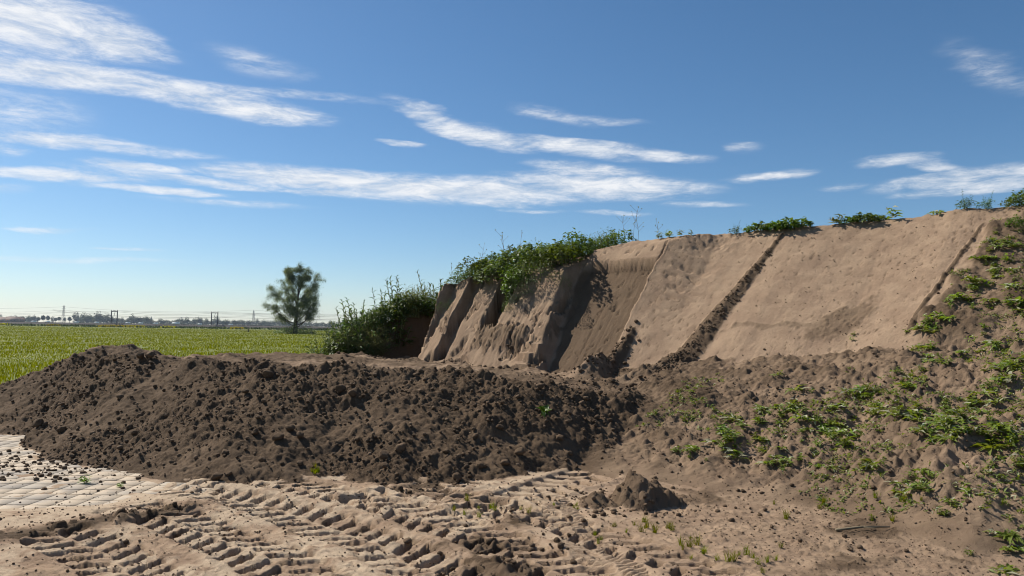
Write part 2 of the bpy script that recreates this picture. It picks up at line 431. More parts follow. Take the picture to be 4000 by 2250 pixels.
    re_ = np.interp(sw, [-9, -6.5, -5, -2.78, -2.70], [0.9, 1.0, 1.2, 1.35, 2.4])
    zr = np.interp(s, [-12, -9.4, -8.2, -7, -5.5, -4, -2.5, 0, 3.5, 9], [0.2, 1.15, 1.85, 2.42, 2.92, 3.2, 3.5, 3.58, 3.76, 3.95])
    zt = np.minimum(zt * 0 + zr, ze + 0.40 * (r - re_)) + 0.05 * n_lo + 0.03 * n_md
    rel = r - r0
    cliff = (1 - sstep(sw, -2.76, -2.70)) * sstep(sw, -9, -6.4)
    cutp = sstep(sw, -2.76, -2.70) * (1 - sstep(sw, -1.42, -1.36))
    slope = sstep(sw, -1.42, -1.30) * (1 - sstep(s - 0.25 * np.clip(r, 0, 4) + 0.25 * n_md, 3.35, 3.6))
    weedy = sstep(s - 0.25 * np.clip(r, 0, 4) + 0.25 * n_md, 3.35, 3.6)
    F = zb + tan_f * rel
    up = F - zb
    # flat dug strips, broken where lumps have fallen out
    run = fbm(s * 19.0 + 0.6 * n_md, up * 0.9, 2, 95, 0.6)
    ragged = 0.10 * fbm(s * 5, up * 5, 4, 96, 0.65)
    F = F + cliff * (0.030 * run * sstep(up, 0.5, 1.2) + 0.020 * n_hi)
    fallen = sstep(fbm(s * 2.1 + 3, up * 1.5, 5, 94, 0.65), 0.22, 0.25)
    F = F - cliff * 0.10 * fallen * sstep(up, 0.15, 0.3)
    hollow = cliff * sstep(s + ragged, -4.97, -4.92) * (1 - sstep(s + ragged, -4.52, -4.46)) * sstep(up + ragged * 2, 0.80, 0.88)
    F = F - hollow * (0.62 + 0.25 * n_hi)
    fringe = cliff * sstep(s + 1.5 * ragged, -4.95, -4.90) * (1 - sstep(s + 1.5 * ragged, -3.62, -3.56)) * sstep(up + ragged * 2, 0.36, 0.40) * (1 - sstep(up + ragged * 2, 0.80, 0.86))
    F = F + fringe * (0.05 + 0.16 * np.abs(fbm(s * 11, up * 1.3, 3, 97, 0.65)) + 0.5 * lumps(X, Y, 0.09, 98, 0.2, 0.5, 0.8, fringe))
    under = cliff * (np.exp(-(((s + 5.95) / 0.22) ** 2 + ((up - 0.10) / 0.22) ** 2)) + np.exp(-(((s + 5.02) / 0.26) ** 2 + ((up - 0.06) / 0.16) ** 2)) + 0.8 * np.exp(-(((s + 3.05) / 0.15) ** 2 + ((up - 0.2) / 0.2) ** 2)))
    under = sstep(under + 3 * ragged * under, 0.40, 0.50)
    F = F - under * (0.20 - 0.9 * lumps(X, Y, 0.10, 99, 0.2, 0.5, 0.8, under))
    led = cliff * sstep(s + ragged, -3.50, -3.44) * (1 - sstep(s, -3.02, -2.98)) * (1 - sstep(up + ragged, 0.60, 0.64))
    F = F + led * (np.floor(up / 0.20) * 0.20 + 0.12 + 0.25 * (up / 0.2 - np.floor(up / 0.2)) * 0.2 - up)
    # crumbs cling to the corner and the foot
    corner = cliff * np.exp(-((s + 3.0) / 0.16) ** 2) * sstep(n_md + n_hi, -0.1, 0.2) * sstep(up, 0.5, 0.7)
    F = F + corner * 0.9 * lumps(X, Y, 0.09, 90, 0.2, 0.5, 0.8, corner)
    # the cut panel is sunk into the slope, its top edge a sharp little scarp
    rtop = (2.82 - zb) / 0.95
    F = F + cutp * (0.014 * fbm(s * 13, r * 0.6, 3, 98) - 0.03 * (np.exp(-((s + 2.25) / 0.012) ** 2) + np.exp(-((s + 1.95) / 0.012) ** 2)) * (r < 1.2))
    above_cut = cutp * sstep(F, 2.82 + 0.02 * n_md, 2.84 + 0.02 * n_md)
    FC = zb + 1.08 * (r + 0.14)
    F = F + above_cut * (FC - F)
    pits = cutp * (0.10 * np.exp(-(((s + 1.98) / 0.06) ** 2 + ((up - 1.20) / 0.07) ** 2)) + 0.05 * np.exp(-(((s + 1.75) / 0.07) ** 2 + ((up - 1.42) / 0.07) ** 2))
                   + 0.04 * sstep(fbm(s * 8, r * 6, 4, 99, 0.65), 0.42, 0.50))
    F = F - pits
    # the scraped slope: flat, with faint strokes, crumbs and shallow cracks
    stroke = fbm(s * 3.0, r * 0.25, 3, 100)
    F = F + slope * (0.005 * stroke + 0.016 * fbm(s * 0.45, r * 0.45, 2, 101) + 0.004 * fbm(s * 9, r * 5, 3, 102) + 0.004 * fbm(s * 26, r * 7, 2, 107) + 0.005 * fbm(s * 1.2, r * 16, 3, 108, 0.6))
    crack = slope * np.exp(-((s + 0.75) / 0.45) ** 2) * np.exp(-((r - 1.6) / 0.55) ** 2)
    F = F - crack * 0.05 * sstep(fbm(s * 3.2, r * 13 + s, 3, 103), 0.16, 0.30)
    spots = slope * sstep(fbm(s * 14.0, r * 9.0, 4, 104, 0.7) + 0.35 * n_lo, 0.52, 0.60)
    F = F - 0.014 * spots
    # crumbly patch low on the right of the slope and the windrows of crumbs
    patch = np.exp(-((((s - 2.35) * 0.75 - (r - 0.75) * 0.66) / 0.35) ** 2 + (((s - 2.35) * 0.66 + (r - 0.75) * 0.75) / 0.70) ** 2))
    patch = sstep(patch + 0.35 * n_md + 0.25 * n_hi, 0.35, 0.75)
    patch = np.maximum(patch, 0.8 * sstep(np.exp(-(((r - 0.62 - 0.1 * n_md) / 0.08) ** 2)) * sstep(s, 0.3, 0.6) * (1 - sstep(s, 1.8, 2.4)) + 0.5 * n_hi, 0.55, 0.9))
    topband = slope * sstep(s, -1.2, -0.9) * (1 - sstep(s, -0.25, 0.05)) * sstep(F, 3.12, 3.2)
    F = F + slope * patch * (0.012 + 0.55 * lumps(X, Y, 0.085, 106, 0.2, 0.55, 0.8, slope * patch)) + topband * 0.05 * n_hi
    def windrow(s0, r_lo, r_hi, w_lo, w_hi, h_lo, h_hi, lean, bend=0.0):
        k = np.clip((r - r_lo) / (r_hi - r_lo), 0, 1)
        w = (w_lo + (w_hi - w_lo) * k) * (1 + 0.35 * noise2(r * 3, r * 0, 110))
        h = h_lo + (h_hi - h_lo) * k
        c = s0 + lean * (r - r_lo) - bend * np.clip(0.9 - r, 0, 3) ** 2 + 0.05 * noise2(r * 1.7, r * 0, 111)
        q = np.clip(1 - np.abs(s - c) / w, 0, 1) * sstep(r, r_lo - 0.4, r_lo) * (1 - sstep(r, r_hi - 0.25, r_hi))
        return q, h * q
    q1, w1 = windrow(-0.24, -1.3, 2.95, 0.42, 0.025, 0.17, 0.03, 0.235, 0.06)
    q2, w2 = windrow(-1.20, -0.85, 0.62, 0.34, 0.05, 0.40, 0.03, 0.02)
    q3, w3 = windrow(3.40, 0.6, 3.0, 0.05, 0.03, 0.03, 0.02, 0.25)
    wr = np.maximum(np.maximum(w1, w2), w3); qr = np.maximum(np.maximum(q1, q2), q3)
    wl = wr + sstep(qr, 0.02, 0.25) * (0.75 * lumps(X, Y, 0.11, 112, 0.2, 0.55, 0.85, qr) + 0.6 * lumps(X, Y, 0.055, 116, 0.2, 0.55, 0.8, qr))
    F = F + wl
    A = A + wl * (s < 1) * 0.9
    B = B + wl * (r < 0) * (s < -0.8) * 0.9
    # weeds grow in rough earth on the right flank
    F = F + weedy * (0.06 + 0.07 * n_lo + 0.10 * n_md + 0.03 * n_hi + 0.9 * crumb)
    back = np.clip(r - (zt - zb) / np.maximum(tan_f, 0.5) - 3.5, 0, 40)
    T = zt - 0.55 * back + 0.02 * n_hi + 0.35 * lumps(X, Y, 0.2, 120, 0.1, 0.4, 0.5, (r > -0.5) * 1.0)
    H = smin(F, T, 0.02 + 0.12 * weedy)
    H = H - 0.6 * np.clip(s - 11, 0, 10)
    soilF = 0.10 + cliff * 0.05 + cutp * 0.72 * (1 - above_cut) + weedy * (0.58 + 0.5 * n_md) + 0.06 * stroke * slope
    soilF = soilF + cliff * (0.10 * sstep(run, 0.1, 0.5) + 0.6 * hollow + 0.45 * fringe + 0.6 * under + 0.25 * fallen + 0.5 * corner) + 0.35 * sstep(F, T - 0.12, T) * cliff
    soilF = np.maximum(soilF, 0.85 * sstep(qr, 0.02, 0.2)); soilF = np.maximum(soilF, 0.6 * patch * slope); soilF = np.maximum(soilF, 0.6 * spots)
    soilF = np.maximum(soilF, (1 - sstep(sw, -6.75, -6.45)) * 0.85)
    soilF = np.where(F > T, np.where(cutp > 0.5, 0.12, np.maximum(soilF, 0.5 * (1 - slope))), soilF)
    # --- the small cone of earth near the toe of the bank
    dx_ = X - 1.16 + 0.12 * noise2(X * 3, Y * 3, 133); dy_ = Y - 6.98 + 0.12 * noise2(X * 3 + 7, Y * 3, 134)
    dc = np.hypot(dx_ / np.where(dx_ > 0, 1.25, 0.75), dy_ / 0.95)
    C = 0.33 - 0.95 * dc + 0.06 * fbm(X * 6, Y * 6, 4, 131, 0.65) + 0.8 * lumps(X, Y, 0.12, 132, 0.15, 0.5, 0.7, (dc < 0.7) * 1.0) + 0.6 * lumps(X, Y, 0.06, 135, 0.2, 0.5, 0.8, (dc < 0.7) * 1.0)
    C2 = 0.13 - 0.55 * np.hypot((X - 0.78) / 1.0, (Y - 6.85) / 0.9) + 0.8 * lumps(X, Y, 0.11, 136, 0.2, 0.5, 0.7, (dc < 1.2) * 1.0)
    C = np.maximum(C, C2)
    # --- join
    stack = np.stack([G, B, A, C, H])
    kind0 = np.argmax(stack, axis=0)
    Z = smax(smax(G, B, 0.03), A, 0.06)
    Z = np.maximum(Z, C)
    Z = smax(Z, H, 0.04)
    heapk = np.where(F > T + 0.02, 6, np.where(weedy > 0.5, 4, np.where(cliff + (s < -6) > 0.5, 3, 2)))
    kind = np.choose(kind0, [np.zeros_like(kind0), np.ones_like(kind0), np.full_like(kind0, 4), np.full_like(kind0, 5), heapk])
    kind = np.where((kind0 == 2) & (s < 0.3), 1, kind)
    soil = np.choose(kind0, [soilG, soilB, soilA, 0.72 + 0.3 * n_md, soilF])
    edge = sstep(np.abs(X), 0, 1)
    # sink the outer rim below the field
    rim_ = np.maximum(np.maximum(sstep(Y, 27, 29), 1 - sstep(Y, -5, -4)), sstep(np.abs(X) - (5.2 + 0.92 * np.maximum(Y, 0)), 0.0, 1.5))
    Z = Z * (1 - rim_) - 0.4 * rim_
    return Z, np.clip(soil, -1, 1), kind, imprint

from concurrent.futures import ThreadPoolExecutor
def land_big(X, Y, chunk=40000):
    parts = [(X[i:i + chunk], Y[i:i + chunk]) for i in range(0, len(X), chunk)]
    with ThreadPoolExecutor(4) as ex:
        res = list(ex.map(lambda p: land(*p), parts))
    return [np.concatenate([q[j] for q in res]) for j in range(4)]

def height(x, y):
    x = np.atleast_1d(np.asarray(x, float)); y = np.atleast_1d(np.asarray(y, float))
    return land(x, y)[0]

# ------------------------------------------------------------------ mesh helpers
def build(name, verts, faces, mats, parent=None, attrs=None, smooth=True, midx=None, link=True):
    """one mesh object from numpy arrays; faces (n,3) or (n,4) or a list of such arrays"""
    if not isinstance(faces, (list, tuple)): faces = [faces]
    faces = [f for f in faces if len(f)]
    me = bpy.data.meshes.new(name)
    verts = np.ascontiguousarray(verts, dtype=np.float32)
    loops = np.concatenate([f.ravel() for f in faces]).astype(np.int32)
    counts = np.concatenate([np.full(len(f), f.shape[1]) for f in faces]).astype(np.int32)
    starts = np.concatenate([[0], np.cumsum(counts)[:-1]]).astype(np.int32)
    me.vertices.add(len(verts)); me.vertices.foreach_set('co', verts.ravel())
    me.loops.add(len(loops)); me.loops.foreach_set('vertex_index', loops)
    me.polygons.add(len(counts)); me.polygons.foreach_set('loop_start', starts)
    me.polygons.foreach_set('loop_total', counts)
    if midx is not None: me.polygons.foreach_set('material_index', np.asarray(midx, dtype=np.int32))
    me.update(calc_edges=True)
    if smooth: me.polygons.foreach_set('use_smooth', np.ones(len(counts), dtype=bool))
    for k, v in (attrs or {}).items():
        at_ = me.attributes.new(k, 'FLOAT', 'POINT')
        at_.data.foreach_set('value', np.asarray(v, dtype=np.float32))
    for m in (mats if isinstance(mats, (list, tuple)) else [mats]):
        me.materials.append(m)
    ob = bpy.data.objects.new(name, me)
    if link: COL.objects.link(ob)
    if parent is not None: ob.parent = parent
    return ob

def tag(o, label=None, cat=None, group=None, kind=None):
    if label: o['label'] = label
    if cat: o['category'] = cat
    if group: o['group'] = group
    if kind: o['kind'] = kind
    return o

def empty(name, loc, rz=0.0, scale=1.0):
    e = bpy.data.objects.new(name, None)
    e.empty_display_size = 0.1
    COL.objects.link(e)
    e.location = loc; e.rotation_euler = (0, 0, rz); e.scale = (scale,) * 3
    return e

def copy_tree(o, parent=None):
    c = o.copy()
    COL.objects.link(c)
    if parent is not None: c.parent = parent
    for ch in o.children: copy_tree(ch, c)
    return c

class MB:
    """collects boxes and tubes into one mesh"""
    def __init__(self):
        self.v = []; self.q = []; self.t = []; self.n = 0
    def add(self, v, q=None, t=None):
        v = np.asarray(v, float)
        self.v.append(v)
        if q is not None and len(q): self.q.append(np.asarray(q, int) + self.n)
        if t is not None and len(t): self.t.append(np.asarray(t, int) + self.n)
        self.n += len(v)
    def box(self, c, sz, rz=0.0):
        x, y, z = [q / 2 for q in sz]
        v = np.array([(sx * x, sy * y, sz_ * z) for sx in (-1, 1) for sy in (-1, 1) for sz_ in (-1, 1)], float)
        cr, sr = math.cos(rz), math.sin(rz)
        v = np.stack([v[:, 0] * cr - v[:, 1] * sr, v[:, 0] * sr + v[:, 1] * cr, v[:, 2]], 1) + np.array(c)
        self.add(v, [(0, 1, 3, 2), (4, 6, 7, 5), (0, 4, 5, 1), (2, 3, 7, 6), (0, 2, 6, 4), (1, 5, 7, 3)])
    def tube(self, pts, rad, sides=6, cap=True):
        pts = np.asarray(pts, float); n = len(pts)
        rad = np.broadcast_to(np.asarray(rad, float), (n,))
        tg = np.gradient(pts, axis=0); tg /= np.linalg.norm(tg, axis=1)[:, None] + 1e-9
        ref = np.where(np.abs(tg[:, 2:3]) > 0.9, np.array([[1.0, 0, 0]]), np.array([[0, 0, 1.0]]))
        u = np.cross(tg, ref); u /= np.linalg.norm(u, axis=1)[:, None] + 1e-9
        w = np.cross(tg, u)
        a = np.arange(sides) / sides * 2 * math.pi
        ring = (pts[:, None] + rad[:, None, None] * (np.cos(a)[None, :, None] * u[:, None] + np.sin(a)[None, :, None] * w[:, None])).reshape(-1, 3)
        q = []
        for i in range(n - 1):
            for k in range(sides):
                k2 = (k + 1) % sides
                q.append((i * sides + k, i * sides + k2, (i + 1) * sides + k2, (i + 1) * sides + k))
        t = []
        if cap:
            for k in range(1, sides - 1):
                t.append((0, k + 1, k)); b = (n - 1) * sides; t.append((b, b + k, b + k + 1))
        self.add(ring, q, t)
    def build(self, name, mat, parent=None, smooth=False, link=True):
        fs = []
        if self.q: fs.append(np.concatenate(self.q))
        if self.t: fs.append(np.concatenate(self.t))
        return build(name, np.concatenate(self.v), fs, mat, parent, None, smooth, None, link)

def leaves(pos, azm, pitch, L, Wd, droop, fold=0.12, rng=RNG):
    """five point leaves, folded along the midrib; returns verts and triangles and a tint for each leaf"""
    n = len(pos)
    azm = np.broadcast_to(azm, n); pitch = np.broadcast_to(pitch, n); L = np.broadcast_to(L, n); Wd = np.broadcast_to(Wd, n); droop = np.broadcast_to(droop, n)
    d = np.stack([np.cos(azm) * np.cos(pitch), np.sin(azm) * np.cos(pitch), np.sin(pitch)], 1)
    p2 = pitch - droop
    d2 = np.stack([np.cos(azm) * np.cos(p2), np.sin(azm) * np.cos(p2), np.sin(p2)], 1)
    side = np.stack([-np.sin(azm), np.cos(azm), np.zeros(n)], 1)
    tw = rng.uniform(-0.6, 0.6, n)
    nrm = np.cross(side, d)
    side = side * np.cos(tw)[:, None] + nrm * np.sin(tw)[:, None]
    nrm = np.cross(side, d)
    B = pos; M = pos + d * (L * 0.48)[:, None]; T = M + d2 * (L * 0.52)[:, None]
    lift = nrm * (Wd * fold * 2)[:, None]
    A1 = M + side * (Wd * 0.5)[:, None] - d * (L * 0.08)[:, None] - lift
    A2 = M - side * (Wd * 0.5)[:, None] - d * (L * 0.08)[:, None] - lift
    v = np.stack([B, M, T, A1, A2], 1).reshape(-1, 3)
    f = np.array([(0, 3, 1), (0, 1, 4), (1, 3, 2), (1, 2, 4)])
    tri = (np.arange(n)[:, None, None] * 5 + f[None]).reshape(-1, 3)
    tint = np.repeat(rng.uniform(0, 1, n), 5)
    return v, tri, tint

def blades(pos, azm, lean, L, Wd, rng=RNG):
    """thin curved grass blades: three triangles each"""
    n = len(pos)
    L = np.broadcast_to(L, n); Wd = np.broadcast_to(Wd, n)
    h = np.stack([np.cos(azm), np.sin(azm), np.zeros(n)], 1)
    side = np.stack([-np.sin(azm), np.cos(azm), np.zeros(n)], 1)
    tw = rng.uniform(0, 3.14, n)
    side = side * np.cos(tw)[:, None] + h * np.sin(tw)[:, None]
    up = np.array([[0, 0, 1.0]])
    m = pos + (up * np.cos(lean * 0.5)[:, None] + h * np.sin(lean * 0.5)[:, None]) * (L * 0.55)[:, None]
    t = m + (up * np.cos(lean * 1.3)[:, None] + h * np.sin(lean * 1.3)[:, None]) * (L * 0.45)[:, None]
    w = side * (Wd * 0.5)[:, None]
    v = np.stack([pos - w, pos + w, m + w * 0.8, m - w * 0.8, t], 1).reshape(-1, 3)
    f = np.array([(0, 1, 2), (0, 2, 3), (3, 2, 4)])
    tri = (np.arange(n)[:, None, None] * 5 + f[None]).reshape(-1, 3)
    return v, tri, np.repeat(rng.uniform(0, 1, n), 5)

# ------------------------------------------------------------------ materials
def new_mat(name):
    m = bpy.data.materials.new(name)
    m.use_nodes = True
    t = NT(m.node_tree)
    b = m.node_tree.nodes['Principled BSDF']
    b.inputs['Roughness'].default_value = 0.9
    b.inputs['Specular IOR Level'].default_value = 0.25
    return m, t, b

def attr(t, name):
    a = t.n('ShaderNodeAttribute'); a.attribute_name = name
    return a.outputs['Fac']

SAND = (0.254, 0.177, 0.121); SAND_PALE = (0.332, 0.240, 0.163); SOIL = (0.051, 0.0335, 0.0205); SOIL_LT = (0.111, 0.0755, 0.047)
def earth_material(name, sand, pale, soil, soil_lt):
    m, t, b = new_mat(name)
    geo = t.n('ShaderNodeNewGeometry')
    P = geo.outputs['Position']
    n1 = t.noise(P, 3.0, 5, 0.6); n2 = t.noise(P, 34.0, 4, 0.65); n3 = t.noise(P, 170.0, 3, 0.6)
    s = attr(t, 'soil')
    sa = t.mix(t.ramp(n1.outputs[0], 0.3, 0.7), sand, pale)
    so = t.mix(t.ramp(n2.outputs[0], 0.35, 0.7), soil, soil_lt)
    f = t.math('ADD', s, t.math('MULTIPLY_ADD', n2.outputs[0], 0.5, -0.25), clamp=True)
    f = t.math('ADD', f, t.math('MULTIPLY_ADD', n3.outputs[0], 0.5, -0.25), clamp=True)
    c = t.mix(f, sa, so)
    dry = t.math('MULTIPLY', t.math('SUBTRACT', t.math('MULTIPLY_ADD', n2.outputs[0], 0.6, -0.3), s), 1.0, clamp=True)  # where soil is negative: dry sand colour, lightened to include back-scattered sun
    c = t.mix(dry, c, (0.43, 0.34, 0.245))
    g = t.n('ShaderNodeHueSaturation')
    t.link(t.math('MULTIPLY_ADD', n3.outputs[0], 0.9, 0.55), g.inputs['Value'])
    t.link(c, g.inputs['Color'])
    t.link(g.outputs[0], b.inputs['Base Color'])
    bp = t.n('ShaderNodeBump')
    bp.inputs['Strength'].default_value = 0.8; bp.inputs['Distance'].default_value = 0.014
    t.link(t.math('ADD', n3.outputs[0], t.math('MULTIPLY', n2.outputs[0], 1.2)), bp.inputs['Height'])
    t.link(bp.outputs[0], b.inputs['Normal'])
    b.inputs['Roughness'].default_value = 0.95
    b.inputs['Specular IOR Level'].default_value = 0.15
    return m
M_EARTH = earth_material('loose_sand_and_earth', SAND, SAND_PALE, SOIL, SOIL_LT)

def leaf_material(name, dark, light, pale=None, trans=0.35, rough=0.5, spec=0.35):
    m, t, b = new_mat(name)
    tint = attr(t, 'tint')
    oi = t.n('ShaderNodeObjectInfo')
    c = t.mix(tint, dark, light)
    if pale is not None:
        c = t.mix(t.ramp(tint, 0.86, 0.93), c, pale)
    hs = t.n('ShaderNodeHueSaturation')
    t.link(t.math('MULTIPLY_ADD', oi.outputs['Random'], 0.5, 0.75), hs.inputs['Value'])
    t.link(t.math('MULTIPLY_ADD', oi.outputs['Random'], 0.04, 0.48), hs.inputs['Hue'])
    t.link(c, hs.inputs['Color'])
    t.link(hs.outputs[0], b.inputs['Base Color'])
    b.inputs['Roughness'].default_value = rough
    b.inputs['Specular IOR Level'].default_value = spec
    tr = t.n('ShaderNodeBsdfTranslucent')
    h2 = t.n('ShaderNodeHueSaturation')
    h2.inputs['Hue'].default_value = 0.485; h2.inputs['Saturation'].default_value = 1.1; h2.inputs['Value'].default_value = 1.5
    t.link(hs.outputs[0], h2.inputs['Color'])
    t.link(h2.outputs[0], tr.inputs[0])
    mx = t.n('ShaderNodeMixShader'); mx.inputs[0].default_value = trans
    t.link(b.outputs[0], mx.inputs[1]); t.link(tr.outputs[0], mx.inputs[2])
    t.link(mx.outputs[0], m.node_tree.nodes['Material Output'].inputs[0])
    return m
M_WEED = leaf_material('weed_leaf', (0.070, 0.108, 0.014), (0.155, 0.205, 0.028), (0.33, 0.34, 0.24), 0.40, 0.55)
M_HERB = leaf_material('herb_leaf', (0.038, 0.072, 0.010), (0.095, 0.148, 0.020), None, 0.35, 0.45, 0.4)
M_THISTLE = leaf_material('thistle_leaf', (0.034, 0.066, 0.014), (0.085, 0.135, 0.026), None, 0.30, 0.55, 0.25)
M_GRASS = leaf_material('field_grass', (0.090, 0.114, 0.006), (0.135, 0.160, 0.010), None, 0.45, 0.9, 0.05)
M_DRYGRASS = leaf_material('fine_seeding_grass', (0.095, 0.120, 0.040), (0.19, 0.20, 0.085), None, 0.4, 0.7, 0.2)
M_WILLOW = leaf_material('willow_leaf', (0.080, 0.108, 0.034), (0.150, 0.180, 0.062), None, 0.30, 0.6, 0.25)
M_FARTREE = leaf_material('far_tree_leaf', (0.030, 0.045, 0.020), (0.060, 0.080, 0.032), None, 0.2, 0.8, 0.1)

def plain(name, col, var=0.25, scale=20.0, rough=0.8, metal=0.0, bump=0.0):
    m, t, b = new_mat(name)
    tcn = t.n('ShaderNodeTexCoord')
    nz = t.noise(tcn.outputs['Object'], scale, 4, 0.6)
    lo = tuple(c * (1 - var) for c in col); hi = tuple(min(1, c * (1 + var)) for c in col)
    t.link(t.mix(nz.outputs[0], lo, hi), b.inputs['Base Color'])
    b.inputs['Roughness'].default_value = rough; b.inputs['Metallic'].default_value = metal
    if bump:
        bp = t.n('ShaderNodeBump'); bp.inputs['Strength'].default_value = bump; bp.inputs['Distance'].default_value = 0.01
        t.link(nz.outputs[0], bp.inputs['Height']); t.link(bp.outputs[0], b.inputs['Normal'])
    return m
M_BARK = plain('bark', (0.055, 0.045, 0.035), 0.4, 6, 0.95)
M_STEM = plain('plant_stem', (0.13, 0.14, 0.06), 0.3, 20)
M_DRY = plain('dry_stalk', (0.16, 0.13, 0.085), 0.3, 30)
M_STEEL = plain('galvanised_steel', (0.12, 0.125, 0.13), 0.2, 3, 0.6, 0.3)
M_GANTRY = plain('dark_painted_steel', (0.045, 0.045, 0.05), 0.2, 3, 0.6)
M_WIRE = plain('wire', (0.08, 0.08, 0.085), 0.1, 3, 0.5)
M_BALLAST = plain('ballast', (0.055, 0.05, 0.047), 0.4, 2.0, 0.95)
M_RAIL = plain('rail_steel', (0.06, 0.05, 0.045), 0.2, 2, 0.5, 0.5)
M_WHITE = plain('white_vehicle_paint', (0.8, 0.8, 0.8), 0.03, 3, 0.25)
M_GLASSD = plain('dark_glass', (0.03, 0.035, 0.04), 0.1, 3, 0.1)
M_TYRE = plain('tyre', (0.02, 0.02, 0.02), 0.1, 5, 0.9)
M_BRICKW = plain('far_brick_wall', (0.22, 0.13, 0.09), 0.2, 1, 0.9)
M_ROOF = plain('far_roof', (0.10, 0.055, 0.04), 0.2, 1, 0.8)
M_SLATE = plain('slate', (0.06, 0.065, 0.075), 0.2, 1, 0.6)
M_WOOD = plain('weathered_wood', (0.10, 0.085, 0.07), 0.3, 14, 0.9)

def paver_material():
    m, t, b = new_mat('concrete_paver')
    oi = t.n('ShaderNodeObjectInfo'); geo = t.n('ShaderNodeNewGeometry')
    n1 = t.noise(geo.outputs['Position'], 2.2, 4, 0.6); n2 = t.noise(geo.outputs['Position'], 90, 3, 0.7)
    base = t.mix(oi.outputs['Random'], (0.19, 0.165, 0.138), (0.27, 0.235, 0.19))
    c = t.mix(t.ramp(n1.outputs[0], 0.38, 0.58), base, (0.34, 0.275, 0.20))
    hs = t.n('ShaderNodeHueSaturation'); t.link(c, hs.inputs['Color'])
    t.link(t.math('MULTIPLY_ADD', n2.outputs[0], 0.8, 0.6), hs.inputs['Value'])
    t.link(hs.outputs[0], b.inputs['Base Color'])
    b.inputs['Roughness'].default_value = 0.75; b.inputs['Specular IOR Level'].default_value = 0.35
    bp = t.n('ShaderNodeBump'); bp.inputs['Strength'].default_value = 0.5; bp.inputs['Distance'].default_value = 0.006
    t.link(n2.outputs[0], bp.inputs['Height']); t.link(bp.outputs[0], b.inputs['Normal'])
    return m
M_PAVER = paver_material()

# ------------------------------------------------------------------ the ground mesh, split into its pieces
def rows():
    ys = [-6, -4, -2, 0, 1.2, 2.2, 2.9]
    y = 3.3
    while y < 12.5:
        ys.append(y); y += 0.0105 + 0.0009 * max(y - 4, 0)
    while y < 20.5:
        ys.append(y); y += 0.021
    while y < 30:
        ys.append(y); y += 0.25
    return np.array(ys)
YS = rows()
ND, NW = 850, 20                     # columns in view, and coarser wings to either side
NC = ND + 2 * NW
HALF = 1.2 + 0.71 * np.maximum(YS, 3.0)
WING = 6.0 + 0.30 * np.maximum(YS, 0.0)
_ud = np.linspace(-1, 1, ND)
_w = np.linspace(0, 1, NW + 1)[1:] ** 1.5
COLS_D = np.concatenate([-np.ones(NW), _ud, np.ones(NW)]); COLS_W = np.concatenate([-_w[::-1], np.zeros(ND), _w])
GX = COLS_D[None, :] * HALF[:, None] + COLS_W[None, :] * WING[:, None]
GY = np.repeat(YS[:, None], NC, 1)
def column(x, j):
    """nearest mesh column of points x in rows j"""
    q = (x / HALF[j] + 1) * 0.5 * (ND - 1)
    out = np.clip(np.rint(q), 0, ND - 1) + NW
    ex = np.clip((np.abs(x) - HALF[j]) / WING[j], 0, 1)
    k = np.rint(ex ** (1 / 1.5) * NW)
    return np.where(ex > 0, np.where(x > 0, NW + ND - 1 + k, NW - k), out).astype(int)
LZ, LS, LK, LI = [a.reshape(GX.shape) for a in land_big(GX.ravel(), GY.ravel())]
idx = np.arange(GX.size).reshape(GX.shape)
quads = np.stack([idx[:-1, :-1], idx[:-1, 1:], idx[1:, 1:], idx[1:, :-1]], -1).reshape(-1, 4)
qk = LK[:-1, :-1].reshape(-1)
ALLV = np.stack([GX.ravel(), GY.ravel(), LZ.ravel()], 1)
def piece(name, sel, parent=None):
    q = quads[sel]
    used, inv = np.unique(q, return_inverse=True)
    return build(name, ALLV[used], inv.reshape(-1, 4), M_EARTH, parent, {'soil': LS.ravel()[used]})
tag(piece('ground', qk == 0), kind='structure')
bank = tag(piece('soil_bank', qk == 1), 'long bank of dark lumpy earth pushed up in front of the sand heap', 'soil bank')
heap = empty('sand_heap', (*from_sr(0, 2), 0.0))
tag(heap, 'big sand heap with smooth scraped face, cut cliff and weedy flank', 'sand heap')
def hpiece(name, sel):
    o = piece(name, sel)
    o.parent = heap
    o.matrix_parent_inverse = Matrix.Translation(heap.location).inverted()
    return o
hpiece('scraped_face', qk == 2)['label'] = 'smooth scraped sand slope with a dark line of crumbs running up it'
hpiece('cut_cliff', qk == 3)['label'] = 'steep broken sand cliff under the green bushes'
hpiece('weedy_flank', qk == 4)['label'] = 'rough earth flank dotted with weeds'
hpiece('heap_top', qk == 6)
tag(piece('soil_cone', qk == 5), 'small dark cone of earth with a steep shaded side near the tyre tracks', 'soil cone')

